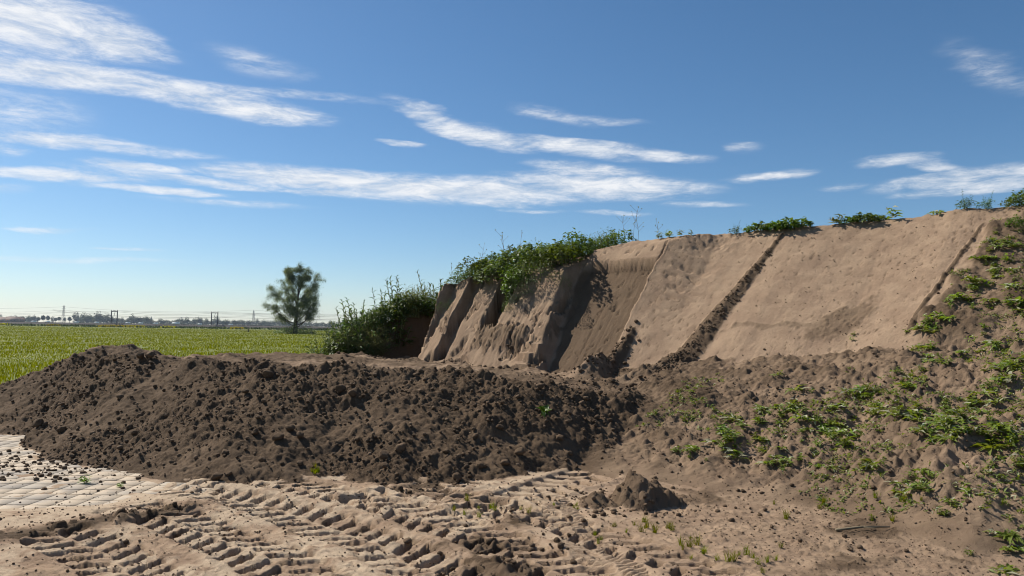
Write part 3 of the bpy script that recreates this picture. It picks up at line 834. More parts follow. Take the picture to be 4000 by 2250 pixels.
# ------------------------------------------------------------------ field and far land
def field_material():
    m, t, b = new_mat('meadow')
    geo = t.n('ShaderNodeNewGeometry'); P = geo.outputs['Position']
    mpn = t.n('ShaderNodeMapping'); mpn.inputs['Scale'].default_value = (0.35, 1.0, 1)
    t.link(P, mpn.inputs[0])
    n1 = t.noise(mpn.outputs[0], 0.06, 5, 0.65); n2 = t.noise(mpn.outputs[0], 0.8, 4, 0.7); n3 = t.noise(P, 9.0, 3, 0.7)
    c = t.mix(t.ramp(n2.outputs[0], 0.3, 0.7), (0.096, 0.122, 0.006), (0.136, 0.158, 0.010))
    c = t.mix(t.ramp(n1.outputs[0], 0.52, 0.68), c, (0.085, 0.085, 0.022))
    c = t.mix(t.ramp(n3.outputs[0], 0.35, 0.75), c, (0.050, 0.066, 0.007))
    t.link(c, b.inputs['Base Color'])
    bp = t.n('ShaderNodeBump'); bp.inputs['Strength'].default_value = 0.6; bp.inputs['Distance'].default_value = 0.3
    t.link(n2.outputs[0], bp.inputs['Height']); t.link(bp.outputs[0], b.inputs['Normal'])
    return m
M_FIELD = field_material()
R_ = 2600.0
ring_r = np.array([0, 10, 20, 40, 80, 160, 320, 640, 1300, R_])
nseg = 96
fv = [(0, 0, -0.12)]; ff = []; ft = []
for i, rr in enumerate(ring_r[1:]):
    for k in range(nseg):
        a = 2 * math.pi * k / nseg
        fv.append((rr * math.cos(a), rr * math.sin(a), -0.12))
for k in range(nseg): ft.append((0, 1 + k, 1 + (k + 1) % nseg))
for i in range(len(ring_r) - 2):
    for k in range(nseg):
        b0 = 1 + i * nseg; b1 = b0 + nseg; k2 = (k + 1) % nseg
        ff.append((b0 + k, b1 + k, b1 + k2, b0 + k2))
tag(build('field', np.array(fv), [np.array(ff), np.array(ft)], M_FIELD), kind='structure')

# ------------------------------------------------------------------ where a line of sight meets the ground
def hit(px, py, y0=3.5, y1=26.0):
    px = np.atleast_1d(np.asarray(px, float)); py = np.atleast_1d(np.asarray(py, float))
    d = (px[:, None] - 512) / FPX * _r + (288 - py[:, None]) / FPX * _u + _f
    ds = np.linspace(y0, y1, 420)
    k = ds[None, :] / d[:, 1:2]
    Xs = d[:, 0:1] * k; Zs = CAM_H + d[:, 2:3] * k
    j = np.clip(np.searchsorted(YS, ds), 1, len(YS) - 1)
    jj = np.broadcast_to(j[None, :], Xs.shape)
    c = column(Xs, jj)
    g = LZ[jj, c]
    under = Zs < g
    i = np.argmax(under, axis=1)
    ok = under.any(axis=1)
    r_ = np.arange(len(px))
    return np.stack([Xs[r_, i], ds[i], g[r_, i]], 1), ok
def skyline(px):
    """the point of the ground that stands highest against the sky in the direction of a picture column"""
    d = ray(px, 230.0)
    ds = np.linspace(8, 24, 700)
    X_ = d[0] / d[1] * ds
    z = LZ[np.clip(np.searchsorted(YS, ds), 1, len(YS) - 1), column(X_, np.clip(np.searchsorted(YS, ds), 1, len(YS) - 1))]
    i = int(np.argmax((z - CAM_H) / ds))
    return np.array([X_[i], ds[i], z[i]])
def ground_at(x, y):
    """height of the built ground mesh under points"""
    x = np.atleast_1d(np.asarray(x, float)); y = np.atleast_1d(np.asarray(y, float))
    j = np.clip(np.searchsorted(YS, y), 1, len(YS) - 1)
    c = column(x, j)
    return LZ[j, c], LK[j, c]

def place(name, me, loc, rz, sc, label=None, cat=None, group=None, parent=None, tilt=(0.0, 0.0)):
    o = bpy.data.objects.new(name, me)
    COL.objects.link(o)
    o.location = loc; o.rotation_euler = (tilt[0], tilt[1], rz)
    o.scale = sc if isinstance(sc, (tuple, list)) else (sc,) * 3
    if parent is not None: o.parent = parent
    return tag(o, label, cat, group)

# ------------------------------------------------------------------ pavement
pavement = tag(build('pavement', np.array([(-9, 5.5, -0.075), (-2.6, 5.5, -0.075), (-2.6, 12, -0.075), (-9, 12, -0.075)]), np.array([(0, 1, 2, 3)]), M_BALLAST), kind='structure')
def paver_mesh(w, l):
    bv = 0.0025; h = 0.06
    x, y = w / 2, l / 2
    v = []
    for (ix, iy, z) in ((0, 0, -h), (0, 0, -bv), (bv, bv, 0)):
        v += [(-x + ix, -y + iy, z), (x - ix, -y + iy, z), (x - ix, y - iy, z), (-x + ix, y - iy, z)]
    f = [(8, 9, 10, 11)]
    for b0 in (0, 4):
        for k in range(4):
            f.append((b0 + k, b0 + (k + 1) % 4, b0 + 4 + (k + 1) % 4, b0 + 4 + k))
    return build('paver', np.array(v), np.array(f), M_PAVER, None, None, False, None, False).data
PW, PL = 0.205, 0.215
pm = paver_mesh(PW - 0.008, PL - 0.022)
cand = []
for j in range(26):
    for i in range(28):
        x = -8.3 + i * PW + (0.5 * PW if (j // 3) % 2 else 0); y = 5.9 + j * PL
        if x > -2.8: continue
        cand.append((x, y))
cand = np.array(cand)
offs = [(-.08, -.08), (.08, -.08), (.08, .08), (-.08, .08), (0, 0)]
show = np.stack([ground_at(cand[:, 0] + a, cand[:, 1] + b)[0] < 0.0 for a, b in offs]).any(0) & (np.abs(cand[:, 0]) < 0.75 * cand[:, 1] + 0.6)
cand = cand[show]
cand = cand[np.argsort(cand[:, 1])][:300]
for (x, y) in cand:
    z = random.uniform(-0.0012, 0.0012)
    place('paver', pm, (x, y, z), random.uniform(-0.012, 0.012), 1.0, parent=pavement, tilt=(random.uniform(-0.004, 0.004), random.uniform(-0.004, 0.004)))

# ------------------------------------------------------------------ clods of earth
def ico(sub):
    t = (1 + 5 ** 0.5) / 2
    v = [(-1, t, 0), (1, t, 0), (-1, -t, 0), (1, -t, 0), (0, -1, t), (0, 1, t), (0, -1, -t), (0, 1, -t), (t, 0, -1), (t, 0, 1), (-t, 0, -1), (-t, 0, 1)]
    f = [(0, 11, 5), (0, 5, 1), (0, 1, 7), (0, 7, 10), (0, 10, 11), (1, 5, 9), (5, 11, 4), (11, 10, 2), (10, 7, 6), (7, 1, 8), (3, 9, 4), (3, 4, 2), (3, 2, 6), (3, 6, 8), (3, 8, 9), (4, 9, 5), (2, 4, 11), (6, 2, 10), (8, 6, 7), (9, 8, 1)]
    v = [np.array(p) / np.linalg.norm(p) for p in v]
    for _ in range(sub):
        cache = {}; nf = []
        def mid(a, b):
            k = (min(a, b), max(a, b))
            if k not in cache:
                m = v[a] + v[b]; v.append(m / np.linalg.norm(m)); cache[k] = len(v) - 1
            return cache[k]
        for a, b, c in f:
            ab, bc, ca = mid(a, b), mid(b, c), mid(c, a)
            nf += [(a, ab, ca), (b, bc, ab), (c, ca, bc), (ab, bc, ca)]
        f = nf
    return np.array(v), np.array(f)
IV2, IF2 = ico(2)
IV1, IF1 = ico(1)
def rough_ball(V, seed, amp=0.28):
    n = fbm(V[:, 0] * 1.3 + seed * 7.1 + V[:, 2] * 0.8, V[:, 1] * 1.3 + V[:, 2] * 1.1, 3, 200 + seed, 0.6)
    # cut a few flat faces, as on broken lumps
    rg = np.random.default_rng(seed)
    P = V * (1 + amp * n)[:, None]
    for _ in range(5):
        d = rg.normal(size=3); d /= np.linalg.norm(d)
        h = P @ d; c = rg.uniform(0.62, 0.85)
        P = P - np.clip(h - c, 0, 9)[:, None] * d * 0.85
    return P * np.array([1.0, rg.uniform(0.75, 1.0), rg.uniform(0.62, 0.85)])
CLOD = [build('clod', rough_ball(IV2, k), IF2, M_EARTH, None, {'soil': np.full(len(IV2), 0.75 + 0.05 * (k % 4))}, True, None, False).data for k in range(7)]
def sit(name, p, rad, **kw):
    return place(name, random.choice(CLOD), (p[0], p[1], p[2] + rad * 0.35), random.uniform(0, 6.28), rad * (0.72 if kw.get('parent') is not None else 1.0), tilt=(random.uniform(-.4, .4), random.uniform(-.4, .4)), **kw)
big_px = [(217, 479, 0.085), (457, 482, 0.075), (38, 427, 0.12), (62, 432, 0.09), (45, 425, 0.06), (278, 440, 0.10), (290, 432, 0.08), (300, 440, 0.08), (255, 437, 0.07), (352, 400, 0.09), (340, 392, 0.10),
          (384, 460, 0.08), (400, 455, 0.08), (262, 462, 0.06), (225, 455, 0.06), (410, 445, 0.06), (300, 465, 0.06), (245, 393, 0.07), (268, 378, 0.12), (140, 360, 0.10), (150, 362, 0.09),
          (520, 455, 0.08), (560, 440, 0.07), (500, 430, 0.07), (586, 405, 0.07), (600, 395, 0.06), (612, 382, 0.07), (640, 380, 0.06), (480, 470, 0.06), (505, 466, 0.07), (120, 400, 0.07), (95, 405, 0.06)]
pts, ok = hit([b[0] for b in big_px], [b[1] for b in big_px])
for b, p, k in zip(big_px, pts, ok):
    if k: sit('clod', p, b[2], parent=bank)
n_more = 300 - len(big_px)
rx = RNG.uniform(-8.5, 2.0, 9000); ry = RNG.uniform(7.4, 13, 9000)
gz, gk = ground_at(rx, ry)
ok = (gk == 1) & (np.abs(rx) < 0.70 * ry + 0.3) & (RNG.random(9000) < 0.25 + 0.75 * (noise2(rx * 0.7, ry * 0.7, 50) > -0.05)) & (ry < 11.8)
sel = np.where(ok)[0][:n_more]
for i in sel:
    sit('clod', (rx[i], ry[i], gz[i]), 0.022 + 0.05 * random.random() ** 3, parent=bank)
# crumbs: far too many to count
IV0, IF0 = ico(0)
def crumbs(name, px, py, pz, rad, soil, parent=None):
    VV, FF, SS, off = [], [], [], 0
    for V_, F0, sel in ((IV0, IF0, rad < 0.017), (IV1, IF1, rad >= 0.017)):
        n = int(sel.sum())
        if not n: continue
        shapes = np.stack([rough_ball(V_, 40 + k, 0.35) for k in range(8)])
        S = shapes[RNG.integers(0, 8, n)]
        a = RNG.uniform(0, 6.28, n); ca, sa = np.cos(a), np.sin(a)
        V = np.stack([S[:, :, 0] * ca[:, None] - S[:, :, 1] * sa[:, None], S[:, :, 0] * sa[:, None] + S[:, :, 1] * ca[:, None], S[:, :, 2]], 2)
        V = V * rad[sel][:, None, None] + np.stack([px[sel], py[sel], pz[sel] + rad[sel] * 0.3], 1)[:, None, :]
        VV.append(V.reshape(-1, 3)); FF.append((np.arange(n)[:, None, None] * len(V_) + F0[None]).reshape(-1, 3) + off); SS.append(np.repeat(soil[sel], len(V_)))
        off += n * len(V_)
    return build(name, np.concatenate(VV), np.concatenate(FF), M_EARTH, parent, {'soil': np.concatenate(SS)}, True)
N = 60000
rx = RNG.uniform(-8.8, 3.2, N); ry = RNG.uniform(7.4, 13.0, N)
gz, gk = ground_at(rx, ry)
k = np.where((gk == 1) & (np.abs(rx) < 0.72 * ry + 0.3) & (RNG.random(N) < 0.35 + 0.65 * (noise2(rx * 0.7, ry * 0.7, 50) > 0)))[0][:8000]
o = crumbs('crumbs', rx[k], ry[k], gz[k], 0.006 + 0.022 * RNG.random(len(k)) ** 2.6, np.clip(RNG.normal(0.80, 0.16, len(k)), 0, 1), bank)
o['kind'] = 'stuff'
# crumbs strewn over the tracks, the apron and the pavers
gx_, gy_, gr_ = [], [], []
def strew(cx, cy, sx, sy, n, r0, r1):
    gx_.append(RNG.normal(cx, sx, n)); gy_.append(RNG.normal(cy, sy, n)); gr_.append(r0 + (r1 - r0) * RNG.random(n) ** 3)
strew(-5.6, 8.7, 0.7, 0.55, 420, 0.006, 0.032)
strew(-4.6, 8.2, 0.6, 0.35, 260, 0.006, 0.030)
strew(-3.2, 6.3, 0.6, 0.5, 120, 0.005, 0.024)
strew(-1.5, 6.2, 1.5, 1.0, 300, 0.004, 0.014)
strew(0.0, 5.3, 0.35, 0.5, 120, 0.008, 0.04)
strew(-1.2, 6.0, 1.6, 1.1, 2600, 0.003, 0.012)
strew(-3.0, 5.9, 0.8, 0.7, 900, 0.003, 0.014)
strew(2.4, 5.9, 1.3, 0.9, 1800, 0.003, 0.011)
strew(3.4, 8.0, 1.8, 1.5, 2200, 0.004, 0.014)
strew(0.9, 6.9, 0.35, 0.35, 160, 0.008, 0.035)
strew(3.0, 8.5, 1.6, 1.2, 900, 0.006, 0.030)
strew(4.5, 7.5, 1.5, 1.5, 700, 0.006, 0.028)
strew(2.6, 6.2, 1.2, 0.9, 260, 0.004, 0.016)
for q in range(9):      # along the windrows on the slope
    x, y = from_sr(0.0 + 0.235 * (0.35 * q - 0.2), -0.5 + 0.35 * q); strew(x, y, 0.10 - 0.007 * q, 0.10 - 0.007 * q, 70, 0.008, 0.035 - 0.002 * q)
for q in range(6):
    x, y = from_sr(-1.3, -0.9 + 0.22 * q); strew(x, y, 0.13, 0.13, 60, 0.010, 0.05)
for q in range(14):     # foot of the cliff
    x, y = from_sr(-8.6 + 0.5 * q, -0.25); strew(x, y, 0.25, 0.2, 22, 0.010, 0.05)
for q in range(26):     # specks on the scraped slope
    x, y = from_sr(random.uniform(-1.2, 3.3), random.uniform(0.1, 3.2)); strew(x, y, 0.3, 0.3, 20, 0.003, 0.014)
gx_ = np.concatenate(gx_); gy_ = np.concatenate(gy_); gr_ = np.concatenate(gr_)
gz, gk = ground_at(gx_, gy_)
gz = np.where(gz < -0.004, np.maximum(gz, 0.0), gz)
tag(crumbs('soil_crumbs', gx_, gy_, gz, gr_, np.clip(RNG.normal(0.8, 0.12, len(gx_)), 0, 1)), 'dark crumbs of earth strewn over sand and pavers', 'crumbs', kind='stuff')
# loose clods lying on the pavers, big enough to pick up one by one
pav = [(72, 459), (96, 444), (125, 455), (64, 470), (49, 477), (56, 480), (66, 482), (75, 470), (80, 455), (88, 463), (100, 466), (41, 448), (30, 458), (110, 447), (52, 463), (83, 474)]
pts, ok = hit([p[0] for p in pav], [p[1] for p in pav])
for p in pts:
    sit('soil_clod', (p[0], p[1], max(p[2], 0.0)), random.uniform(0.018, 0.034), label='small dark clod lying loose on the pale pavers', cat='clod', group='loose clods on the pavers')

# ------------------------------------------------------------------ plants
def weed_mesh(seed, kind):
    rg = np.random.default_rng(seed)
    if kind == 'leafy':        # seedling with several stems of lance shaped leaves
        P, A, E, L, Wd = [], [], [], [], []
        for sct in range(rg.integers(3, 7)):
            sa = rg.uniform(0, 6.28); lean = rg.uniform(0.1, 0.9); hgt = rg.uniform(0.05, 0.17)
            for q in range(rg.integers(5, 9)):
                t = (q + 1) / 8
                P.append((math.cos(sa) * math.sin(lean) * hgt * t, math.sin(sa) * math.sin(lean) * hgt * t, math.cos(lean) * hgt * t))
                A.append(sa + q * 2.4); E.append(rg.uniform(0.0, 0.8)); L.append(rg.uniform(0.05, 0.10) * (1.1 - 0.3 * t)); Wd.append(L[-1] * rg.uniform(0.26, 0.40))
        v, f, tn = leaves(np.array(P), np.array(A), np.array(E), np.array(L), np.array(Wd), rg.uniform(0.2, 0.9, len(P)), 0.12, rg)
    elif kind == 'flat':       # sprawling, half buried, with pale dusty leaves
        n = rg.integers(14, 26)
        P = np.stack([rg.normal(0, 0.02, n), rg.normal(0, 0.02, n), rg.uniform(0.005, 0.02, n)], 1)
        L = rg.uniform(0.06, 0.14, n)
        v, f, tn = leaves(P, rg.uniform(0, 6.28, n), rg.uniform(-0.05, 0.5, n), L, L * 0.27, rg.uniform(0.2, 0.9, n), 0.15, rg)
        tn = np.clip(tn * 0.55 + 0.48, 0, 1)
    else:                      # tuft of thin grass
        n = 34
        P = np.stack([rg.normal(0, 0.018, n), rg.normal(0, 0.018, n), np.zeros(n)], 1)
        v, f, tn = blades(P, rg.uniform(0, 6.28, n), rg.uniform(0.2, 1.2, n), rg.uniform(0.06, 0.17, n), rg.uniform(0.003, 0.006, n), rg)
    return build('weed', v, f, M_WEED if kind != 'tuft' else M_GRASS, None, {'tint': tn}, False, None, False).data
WL = [weed_mesh(300 + k, 'leafy') for k in range(6)]
WF = [weed_mesh(320 + k, 'flat') for k in range(5)]
WT = [weed_mesh(340 + k, 'tuft') for k in range(4)]
CLUST = [  # px, py, spread x, spread y, leafy, flat, scale, where
    (727, 445, 16, 12, 8, 4, 1.25), (757, 420, 16, 9, 7, 4, 1.1), (796, 409, 16, 8, 7, 4, 1.15), (845, 441, 14, 8, 7, 3, 1.1), (866, 398, 16, 8, 5, 6, 1.0), (888, 413, 10, 7, 4, 2, 1.0),
    (926, 420, 18, 10, 8, 8, 1.15), (795, 467, 28, 9, 7, 8, 0.7), (875, 472, 14, 8, 5, 2, 0.9), (905, 487, 12, 7, 5, 3, 1.0), (986, 437, 15, 12, 8, 3, 1.1), (1012, 460, 12, 12, 6, 2, 1.2),
    (960, 412, 14, 8, 3, 6, 1.0), (910, 381, 12, 8, 4, 4, 1.0), (934, 355, 14, 9, 5, 5, 1.1), (925, 333, 9, 6, 6, 2, 1.2), (974, 294, 12, 9, 8, 3, 1.25), (952, 302, 9, 6, 3, 3, 1.1),
    (1000, 252, 14, 9, 7, 4, 1.1), (1012, 274, 12, 8, 5, 4, 1.2), (985, 262, 10, 6, 3, 4, 1.0), (1018, 310, 8, 8, 5, 3, 1.2), (1016, 368, 14, 12, 9, 5, 1.3), (985, 345, 12, 8, 4, 4, 1.0),
    (852, 338, 5, 3, 2, 0, 0.8), (686, 452, 14, 8, 6, 5, 0.7), (940, 322, 8, 6, 3, 3, 1.0), (950, 438, 16, 8, 3, 6, 0.9), (820, 430, 22, 8, 5, 5, 0.9), (1000, 400, 14, 9, 3, 4, 1.0), (1000, 545, 22, 22, 5, 6, 0.8), (960, 505, 22, 10, 3, 4, 0.7), (700, 425, 26, 8, 3, 2, 0.6), (770, 445, 18, 8, 3, 5, 0.8),
]
PATCH = ['in the lush patch right of the earth cone', 'just above the lush patch right of the earth cone', 'on the soil straight below the middle of the scraped face', 'in the round patch at the middle of the flank', 'below the right part of the scraped face',
         'in the small clump under the scraped face corner', 'in the long patch below the right end of the scraped face', 'among the thin seedlings on the lower flank', 'in the low patch above the dry twig', 'in the lowest green patch of the flank', 'in the patch by the right picture edge, lower down',
         'at the right picture edge above the bottom corner', 'in the pale band near the long patch', 'against the lower right corner of the scraped face', 'beside the right border of the scraped face', 'in the bright clump touching the scraped face border', 'in the biggest clump high on the right flank', 'left of the biggest clump high on the flank',
         'near the top of the flank below the ridge herbs', 'at the right edge below the ridge herbs', 'close to the top end of the scraped face border', 'at the right picture edge, upper half', 'in the dense growth at the right picture edge, halfway up', 'halfway up the right flank',
         'alone on the crumbly patch of the scraped face', 'among the seedlings directly above the earth cone', 'by the notch in the scraped face border', 'between the long patch and the edge growth', 'between the round patch and the scraped face', 'below the dense growth at the right edge', 'in the bottom right corner', 'on the low hump above the bottom right corner',
         'on the soil left of the lush patch', 'in the gap between the two lush patches']
n_weed = 0
where = [((px, py), (sx, sy), a, b, sc, ph) for (px, py, sx, sy, a, b, sc), ph in zip(CLUST, PATCH)]
for (c, sp, a, b, sc, ph) in where:
    for kind, n in (('leafy', a), ('flat', b)):
        px = RNG.normal(c[0], sp[0] * 0.75, n); py = RNG.normal(c[1], sp[1] * 0.75, n)
        pts, ok = hit(px, py)
        for p, k in zip(pts, ok):
            if not k or p[1] > 17: continue
            if kind == 'leafy':
                place('leafy_weed', random.choice(WL), p - np.array([0, 0, 0.005]), random.uniform(0, 6.28), sc * random.uniform(0.5, 1.05), 'green leafy weed ' + ph, 'weed', 'green weeds ' + ph, tilt=(random.uniform(-.25, .25), random.uniform(-.25, .25)))
            else:
                place('dusty_weed', random.choice(WF), p, random.uniform(0, 6.28), sc * random.uniform(0.8, 1.3), 'dusty pale flattened weed ' + ph, 'weed', 'dusty weeds ' + ph, tilt=(random.uniform(-.2, .2), random.uniform(-.2, .2)))
            n_weed += 1
n = 12500
ss = RNG.uniform(1.0, 8.5, n); rr = RNG.uniform(-4.6, 3.6, n)
xs_, ys_ = from_sr(ss, rr)
zs_, ks_ = ground_at(xs_, ys_)
cov = fbm(xs_ * 1.1, ys_ * 1.1, 3, 640) + 0.12 * (ss - 4) + 0.25 * np.exp(-((rr + 2.6) / 1.2) ** 2)
kk = np.where((ks_ == 4) & (cov > 0.08) & (np.abs(xs_) < 0.72 * ys_ + 0.3) & (ys_ > 4.2))[0]
nl = 7
P = np.repeat(np.stack([xs_[kk], ys_[kk], zs_[kk] + 0.004], 1), nl, 0) + RNG.normal(0, 0.018, (len(kk) * nl, 3)) * np.array([1, 1, 0.35])
L_ = RNG.uniform(0.025, 0.065, len(P))
v, f, tn = leaves(P, RNG.uniform(0, 6.28, len(P)), RNG.uniform(0.0, 1.0, len(P)), L_, L_ * RNG.uniform(0.22, 0.4, len(P)), RNG.uniform(0.1, 0.9, len(P)))
tag(build('weed_seedlings', v, f, M_WEED, None, {'tint': tn}, False), 'thin cover of small weed seedlings over the earth flank', 'seedlings', kind='stuff')
# grass tufts and stray seedlings in the foreground sand
tufts = [(628, 530, 14, 5, 7), (655, 528, 10, 4, 4), (690, 548, 12, 6, 7), (730, 560, 16, 6, 8), (770, 568, 14, 6, 4), (600, 540, 10, 4, 3), (500, 512, 18, 4, 6), (465, 516, 12, 4, 4), (560, 508, 12, 3, 4), (905, 500, 14, 6, 4), (310, 474, 14, 2, 5), (800, 520, 40, 12, 5)]
for (x, y, sx, sy, n) in tufts:
    pts, ok = hit(RNG.normal(x, sx, n), RNG.normal(y, sy, n))
    for p in pts:
        spot = 'at the toe of the dark bank' if y < 480 else 'in the sand left of the narrow tyre track' if x < 590 else 'beside the narrow tyre track' if x < 680 else 'in the sand at the bottom right of centre' if y > 540 else 'on the low sand below the weeds'
        place('grass_tuft', random.choice(WT), p, random.uniform(0, 6.28), random.uniform(0.3, 0.75), 'thin green grass tuft ' + spot, 'grass tuft', 'grass tufts ' + spot)
for (x, y, sc, lb) in [(85, 484, 0.8, 'small green weed growing between the pavers'), (120, 489, 0.45, 'tiny weed between the pavers beside the trodden sand')]:
    p = hit(x, y)[0][0]; p[2] = max(p[2], 0)
    place('leafy_weed', WL[2], p, 1.0, sc, lb, 'weed')

# herbs along the cliff top
def herb_mesh(seed, n=420, R=0.42, Hh=0.50, lmin=0.06, lmax=0.125, mat=M_HERB, ratio=0.55):
    rg = np.random.default_rng(seed)
    a = rg.uniform(0, 6.28, n); u = rg.uniform(0, 1, n) ** 0.5; w = rg.uniform(0.0, 1, n)
    rad = u * R * (1 + 0.25 * np.sin(a * 3 + seed)); top = Hh * np.sqrt(np.clip(1 - (u * 0.92) ** 2, 0, 1)) * (1 + 0.2 * np.sin(a * 2 + 1.7 * seed))
    z = top * np.where(w < 0.68, rg.uniform(0.8, 1.08, n), rg.uniform(0.1, 0.85, n))
    P = np.stack([rad * np.cos(a), rad * np.sin(a), z], 1)
    L = rg.uniform(lmin, lmax, n)
    v, f, tn = leaves(P, a + rg.normal(0, 0.9, n), rg.uniform(-0.5, 0.7, n), L, L * ratio, rg.uniform(0.1, 0.8, n), 0.1, rg)
    fol = build('foliage', v, f, mat, None, {'tint': tn}, False, None, False).data
    st = MB()
    for q in range(9):
        aa = rg.uniform(0, 6.28); rr = rg.uniform(0.1, 0.8) * R
        st.tube([(rr * 0.4 * math.cos(aa), rr * 0.4 * math.sin(aa), -0.05), (rr * 0.8 * math.cos(aa), rr * 0.8 * math.sin(aa), Hh * 0.5), (rr * math.cos(aa), rr * math.sin(aa), Hh * 0.9)], [0.006, 0.005, 0.003], 4)
    stm = st.build('stems', M_STEM, None, False, False).data
    return fol, stm
LOWHERB = [herb_mesh(430 + k, 150, 0.24, 0.15, 0.07, 0.12) for k in range(3)]
HERB = [herb_mesh(400 + k) for k in range(4)] + [herb_mesh(410 + k, 800, 0.42, 0.5, 0.03, 0.06, M_HERB, 0.3) for k in range(2)]
def herb(name, me, loc, rz, sc, label, cat, group, tilt=(0, 0)):
    e = empty(name, loc, rz)
    e.rotation_euler = (tilt[0], tilt[1], rz)
    e.scale = sc if isinstance(sc, (tuple, list)) else (sc,) * 3
    for nm, m in zip(('foliage', 'stems'), me):
        o = bpy.data.objects.new(nm, m); COL.objects.link(o); o.parent = e
    return tag(e, label, cat, group)
def edge_r(s):
    """where the top edge of the face lies"""
    rr = np.linspace(-0.5, 5, 200); x, y = from_sr(np.full(200, s), rr)
    z, _ = ground_at(x, y)
    i = int(np.argmax(z > np.interp(s, [-6.5, -5.5, -4, -2.6], [2.48, 2.62, 2.68, 2.76])))
    return rr[i], z[i]
sv = -6.35
while sv < -3.1:
    er, ez = edge_r(sv)
    grow = float(np.interp(sv, [-6.4, -5.8, -4, -2.4], [0.65, 1.0, 1.1, 0.85]))
    for q, dr in enumerate((0.02, 0.42, 0.85, 1.3, 1.8, 2.3)):
        s_ = sv + random.uniform(-0.12, 0.12); r_ = er + dr + random.uniform(-0.1, 0.1)
        if r_ > 3.6 or (sv > -3.7 and q == 0) or (sv > -3.3 and q == 1): continue
        x, y = from_sr(s_, r_)
        z = ground_at(x, y)[0][0] - (0.08 if q == 0 else 0.02)
        spot = ('at the low left end of the cliff top' if sv < -5.6 else 'above the dark gully in the cliff' if sv < -4.4 else 'above the right half of the cliff' if sv < -3.4 else 'beside the cut panel corner') + (', front row' if q < 2 else ', middle' if q < 4 else ', on the skyline')
        herb('herb_clump', random.choice(HERB), (x, y, z), random.uniform(0, 6.28), (grow * random.uniform(0.85, 1.15), grow * random.uniform(0.85, 1.15), grow * random.uniform(0.65, 1.05)), 'dense green herb clump ' + spot, 'herb clump', 'herb clumps ' + spot, (random.uniform(-.15, .25), random.uniform(-.2, .2)))
    sv += 0.36
for (s_, dr, dz, sc) in [(-4.35, -0.12, -0.25, 0.8), (-4.1, -0.15, -0.35, 0.75), (-4.25, -0.30, -0.65, 0.6), (-4.5, 0.0, -0.25, 0.7), (-3.4, -0.05, -0.2, 0.55)]:
    er, ez = edge_r(s_)
    x, y = from_sr(s_, er + dr)
    herb('herb_clump', HERB[random.choice([0, 1, 4, 5])], (x, y, ez + dz), random.uniform(0, 6.28), (sc, sc, sc), 'green herb clump hanging down over the broken cliff face', 'herb clump', 'herbs hanging over the cliff', (0.6, -0.3))

def thistle_mesh(seed):
    rg = np.random.default_rng(seed)
    P, A, E, L, Wd = [], [], [], [], []
    st = MB()
    for q in range(rg.integers(5, 8)):
        aa = rg.uniform(0, 6.28); b0 = rg.uniform(0, 0.18); lean = rg.uniform(0.0, 0.4); h = rg.uniform(0.45, 0.95)
        base = np.array([b0 * math.cos(aa), b0 * math.sin(aa), -0.05]); d = np.array([math.cos(aa) * math.sin(lean), math.sin(aa) * math.sin(lean), math.cos(lean)])
        st.tube([base, base + d * h * 0.5, base + d * h], [0.010, 0.008, 0.004], 5)
        m = int(26 * h)
        for k in range(m):
            t = (k + 0.5) / m
            P.append(base + d * h * t); A.append(k * 2.4 + q); E.append(rg.uniform(0.1, 0.6) + 0.6 * t); L.append(rg.uniform(0.15, 0.24) * (1.05 - 0.5 * t)); Wd.append(L[-1] * rg.uniform(0.2, 0.3))
    n = 110
    for k in range(n):
        aa = rg.uniform(0, 6.28); rr = rg.uniform(0.05, 0.38)
        P.append(np.array([rr * math.cos(aa), rr * math.sin(aa), rg.uniform(0.0, 0.35)])); A.append(aa + rg.normal(0, 0.7)); E.append(rg.uniform(-0.2, 0.7)); L.append(rg.uniform(0.10, 0.22)); Wd.append(L[-1] * 0.3)
    v, f, tn = leaves(np.array(P), np.array(A), np.array(E), np.array(L), np.array(Wd), rg.uniform(0.3, 1.1, len(P)), 0.18, rg)
    return build('foliage', v, f, M_THISTLE, None, {'tint': tn}, False, None, False).data, st.build('stems', M_STEM, None, False, False).data
THIS = [thistle_mesh(500 + k) for k in range(4)]
def seedgrass_mesh(seed):
    rg = np.random.default_rng(seed)
    n = 260
    a = rg.uniform(0, 6.28, n); rr = rg.uniform(0, 0.30, n)
    P = np.stack([rr * np.cos(a), rr * np.sin(a), np.full(n, -0.03)], 1)
    az_ = a + rg.normal(0, 0.8, n); ln = rg.uniform(0.02, 0.45, n); L = rg.uniform(0.35, 0.75, n)
    v, f, tn = blades(P, az_, ln, L, rg.uniform(0.005, 0.010, n), rg)
    tips = v.reshape(-1, 5, 3)[:, 4]
    v2, f2, t2 = leaves(np.repeat(tips, 2, 0) + rg.normal(0, 0.012, (2 * n, 3)), rg.uniform(0, 6.28, 2 * n), rg.uniform(0.4, 1.4, 2 * n), 0.035, 0.012, 0.2, 0.1, rg)
    fol = build('foliage', np.concatenate([v, v2]), np.concatenate([f, f2 + len(v)]), M_DRYGRASS, None, {'tint': np.concatenate([tn, t2])}, False, None, False).data
    st = MB()
    for q in range(6):
        aa = rg.uniform(0, 6.28)
        st.tube([(0.05 * math.cos(aa), 0.05 * math.sin(aa), -0.03), (0.12 * math.cos(aa), 0.12 * math.sin(aa), 0.4), (0.2 * math.cos(aa), 0.2 * math.sin(aa), 0.7)], [0.004, 0.003, 0.002], 4)
    return fol, st.build('stems', M_STEM, None, False, False).data
SEED = [seedgrass_mesh(520 + k) for k in range(3)]
